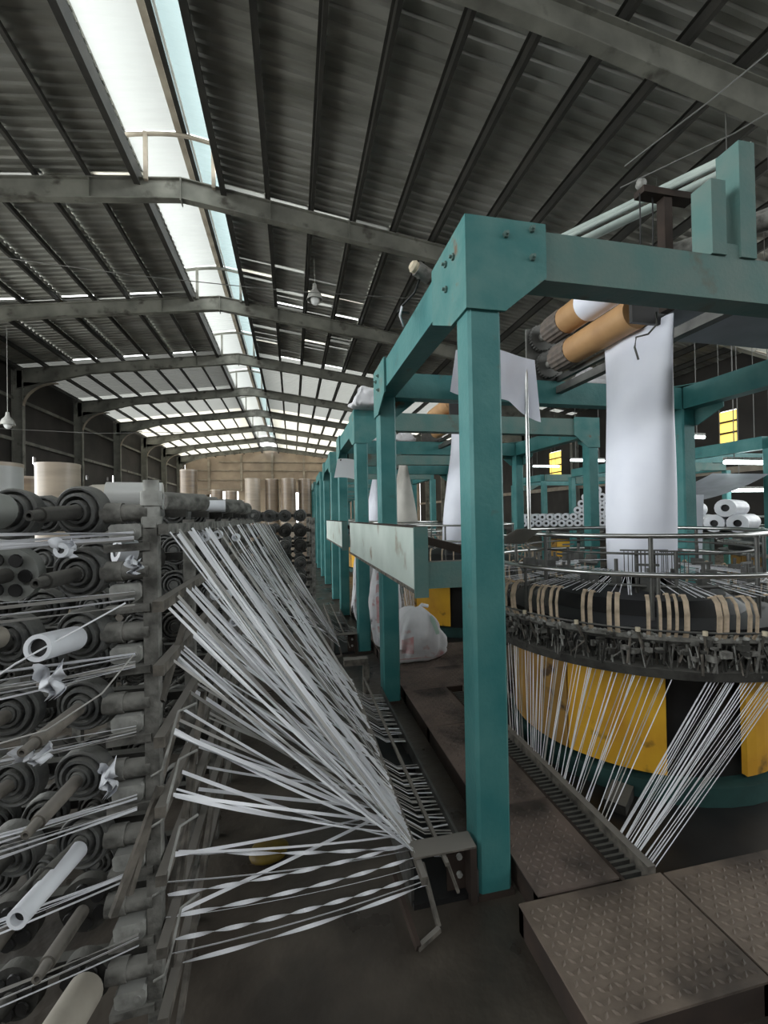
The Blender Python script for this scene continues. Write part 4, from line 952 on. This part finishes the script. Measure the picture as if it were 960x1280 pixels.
for k, (x, y, z, l, al) in enumerate(((8.45, 8, 3.15, 1.3, 'x'), (7.9, 6.0, 2.32, 1.3, 'x'), (10, 13.1, 3.3, 1.3, 'x'), (12.2, 19, 3.8, 1.4, 'x'), (11.2, 17.8, 2.9, 1.4, 'x'), (12.5, 10, 3.2, 1.4, 'y'), (10.5, 8.0, 1.95, 1.3, 'x'))):
    tube_lamp(x, y, z, l, 'lit fluorescent tube hung over the second loom row', al)

# ------------------------------------------------------------------ racks of white rolls behind the first loom
def roll_rack(x0, x1, y, z, d, label):
    t = thing('roll_table', ((x0 + x1) / 2, y, 0), label, 'table', 'tables of white rolls')
    MB().box(x0, x1, y, y + d, z - 0.04, z).build('table_top', 'dusty_dark', t)
    for x in (x0 + .05, x1 - .05):
        for yy in (y + .05, y + d - .05): MB().box(x - .025, x + .025, yy - .025, yy + .025, 0, z - 0.04).build('leg', 'teal_old', t)
    return t
roll_rack(3.78, 5.5, 5.9, 1.27, 1.5, 'dark table loaded with a tight stack of small white rolls')
small = MB().lathe([(0, .024), (0, .060), (0.5, .060), (0.5, .024), (0, .024)], (0, 0, 0), (0, 1, 0), 16).mesh('tube', 'white_plastic')
score = MB().lathe([(0.02, .0001), (0.02, .024)], (0, 0, 0), (0, 1, 0), 12).mesh('core', 'black_paint_and_void')
def white_roll(x, y, z, s, label, grp, rz=0):
    t = thing('white_roll', (x, y, z), label, 'roll', grp, (0, 0, rz)); t.scale = (s, s, s)
    link('tube', small, t); link('core', score, t)
AX = radians(38); ax_p = Vector((cos(AX), -sin(AX), 0))
for row in range(6):
    n = (13, 12, 5, 4, 3, 2)[row]
    for k in range(n):
        f = (0.121 * k + 0.06 * (row % 2)) if row < 2 else 0.97 + 0.121 * k + 0.06 * (row - 2)
        c = Vector((3.80, 6.85, 0)) + ax_p * f
        white_roll(c.x, c.y, 1.332 + 0.105 * row, 1.0, 'small white roll with dark core in the tight stack', 'small white rolls stacked behind the loom', -AX)
roll_rack(4.02, 5.7, 3.55, 1.26, 1.4, 'dark table carrying large white rolls beside the teal back column')
AX = radians(60); ax_p = Vector((cos(AX), -sin(AX), 0))
for k, (f, z) in enumerate(((0.0, 0), (0.20, 0), (0.44, 0), (0.64, 0), (0.84, 0), (0.335, 0.155), (0.74, 0.165))):
    c = Vector((4.18, 4.42, 0)) + ax_p * f
    white_roll(c.x, c.y, 1.262 + 0.096 + z, 1.6, 'large white roll with dark core on the table by the back column', 'large white rolls behind the loom', -AX)
o = MB().grid(lambda u, v: (5.6 + 1.5 * u, 5.2 + 0.9 * v, 1.62 + 0.42 * u * (0.4 + .6 * u) + 0.10 * v), 12, 6).build('fabric_sheet', 'fabric_grey'); tag(o, 'grey fabric sheet sloping up in the second loom row', 'fabric')
o = MB().grid(lambda u, v: (3.97 - 0.16 * u + 0.06 * v * v, 3.56 + 0.06 * u, 0.01 + 1.65 * v), 6, 6).build('fabric_scrap', 'fabric_white'); tag(o, 'white cloth leaning beside the teal back column', 'cloth')
o = MB().grid(lambda u, v: (1.12 + 0.36 * u, 2.32 + 0.22 * v + 0.05 * u, 1.28 + 0.16 * u + 0.05 * sin(4 * u) - 0.10 * v), 8, 5).build('fabric_scrap', 'fabric_cream'); tag(o, 'grey folded cloth resting on the loom rail beside the front column', 'cloth')

# bundles of cloth left on top of the loom frames
for k, (x, y, w, d, h, lb) in enumerate(((0.80, 4.62, 0.34, 0.34, 0.22, 'pale cloth bundle on the corner of the teal frame behind the pinned paper aisle'),
        (1.35, 6.56, 0.5, 0.12, 0.26, 'beige cloth bundle lying on a teal cross beam, next to a smaller bundle'), (1.75, 6.56, 0.34, 0.12, 0.2, 'smaller beige cloth bundle on a teal cross beam'), (2.75, 3.46, 0.5, 0.11, 0.16, 'white cloth bundle on the back beam beyond the toothed gears'))):
    t, fn = sack(x, y, w, d, h, lb, 20 + k, False, 2.672 if k == 0 else 2.662)
    t.name = 'cloth_bundle'; t['category'] = 'cloth'; t['group'] = 'cloth bundles on the frames'
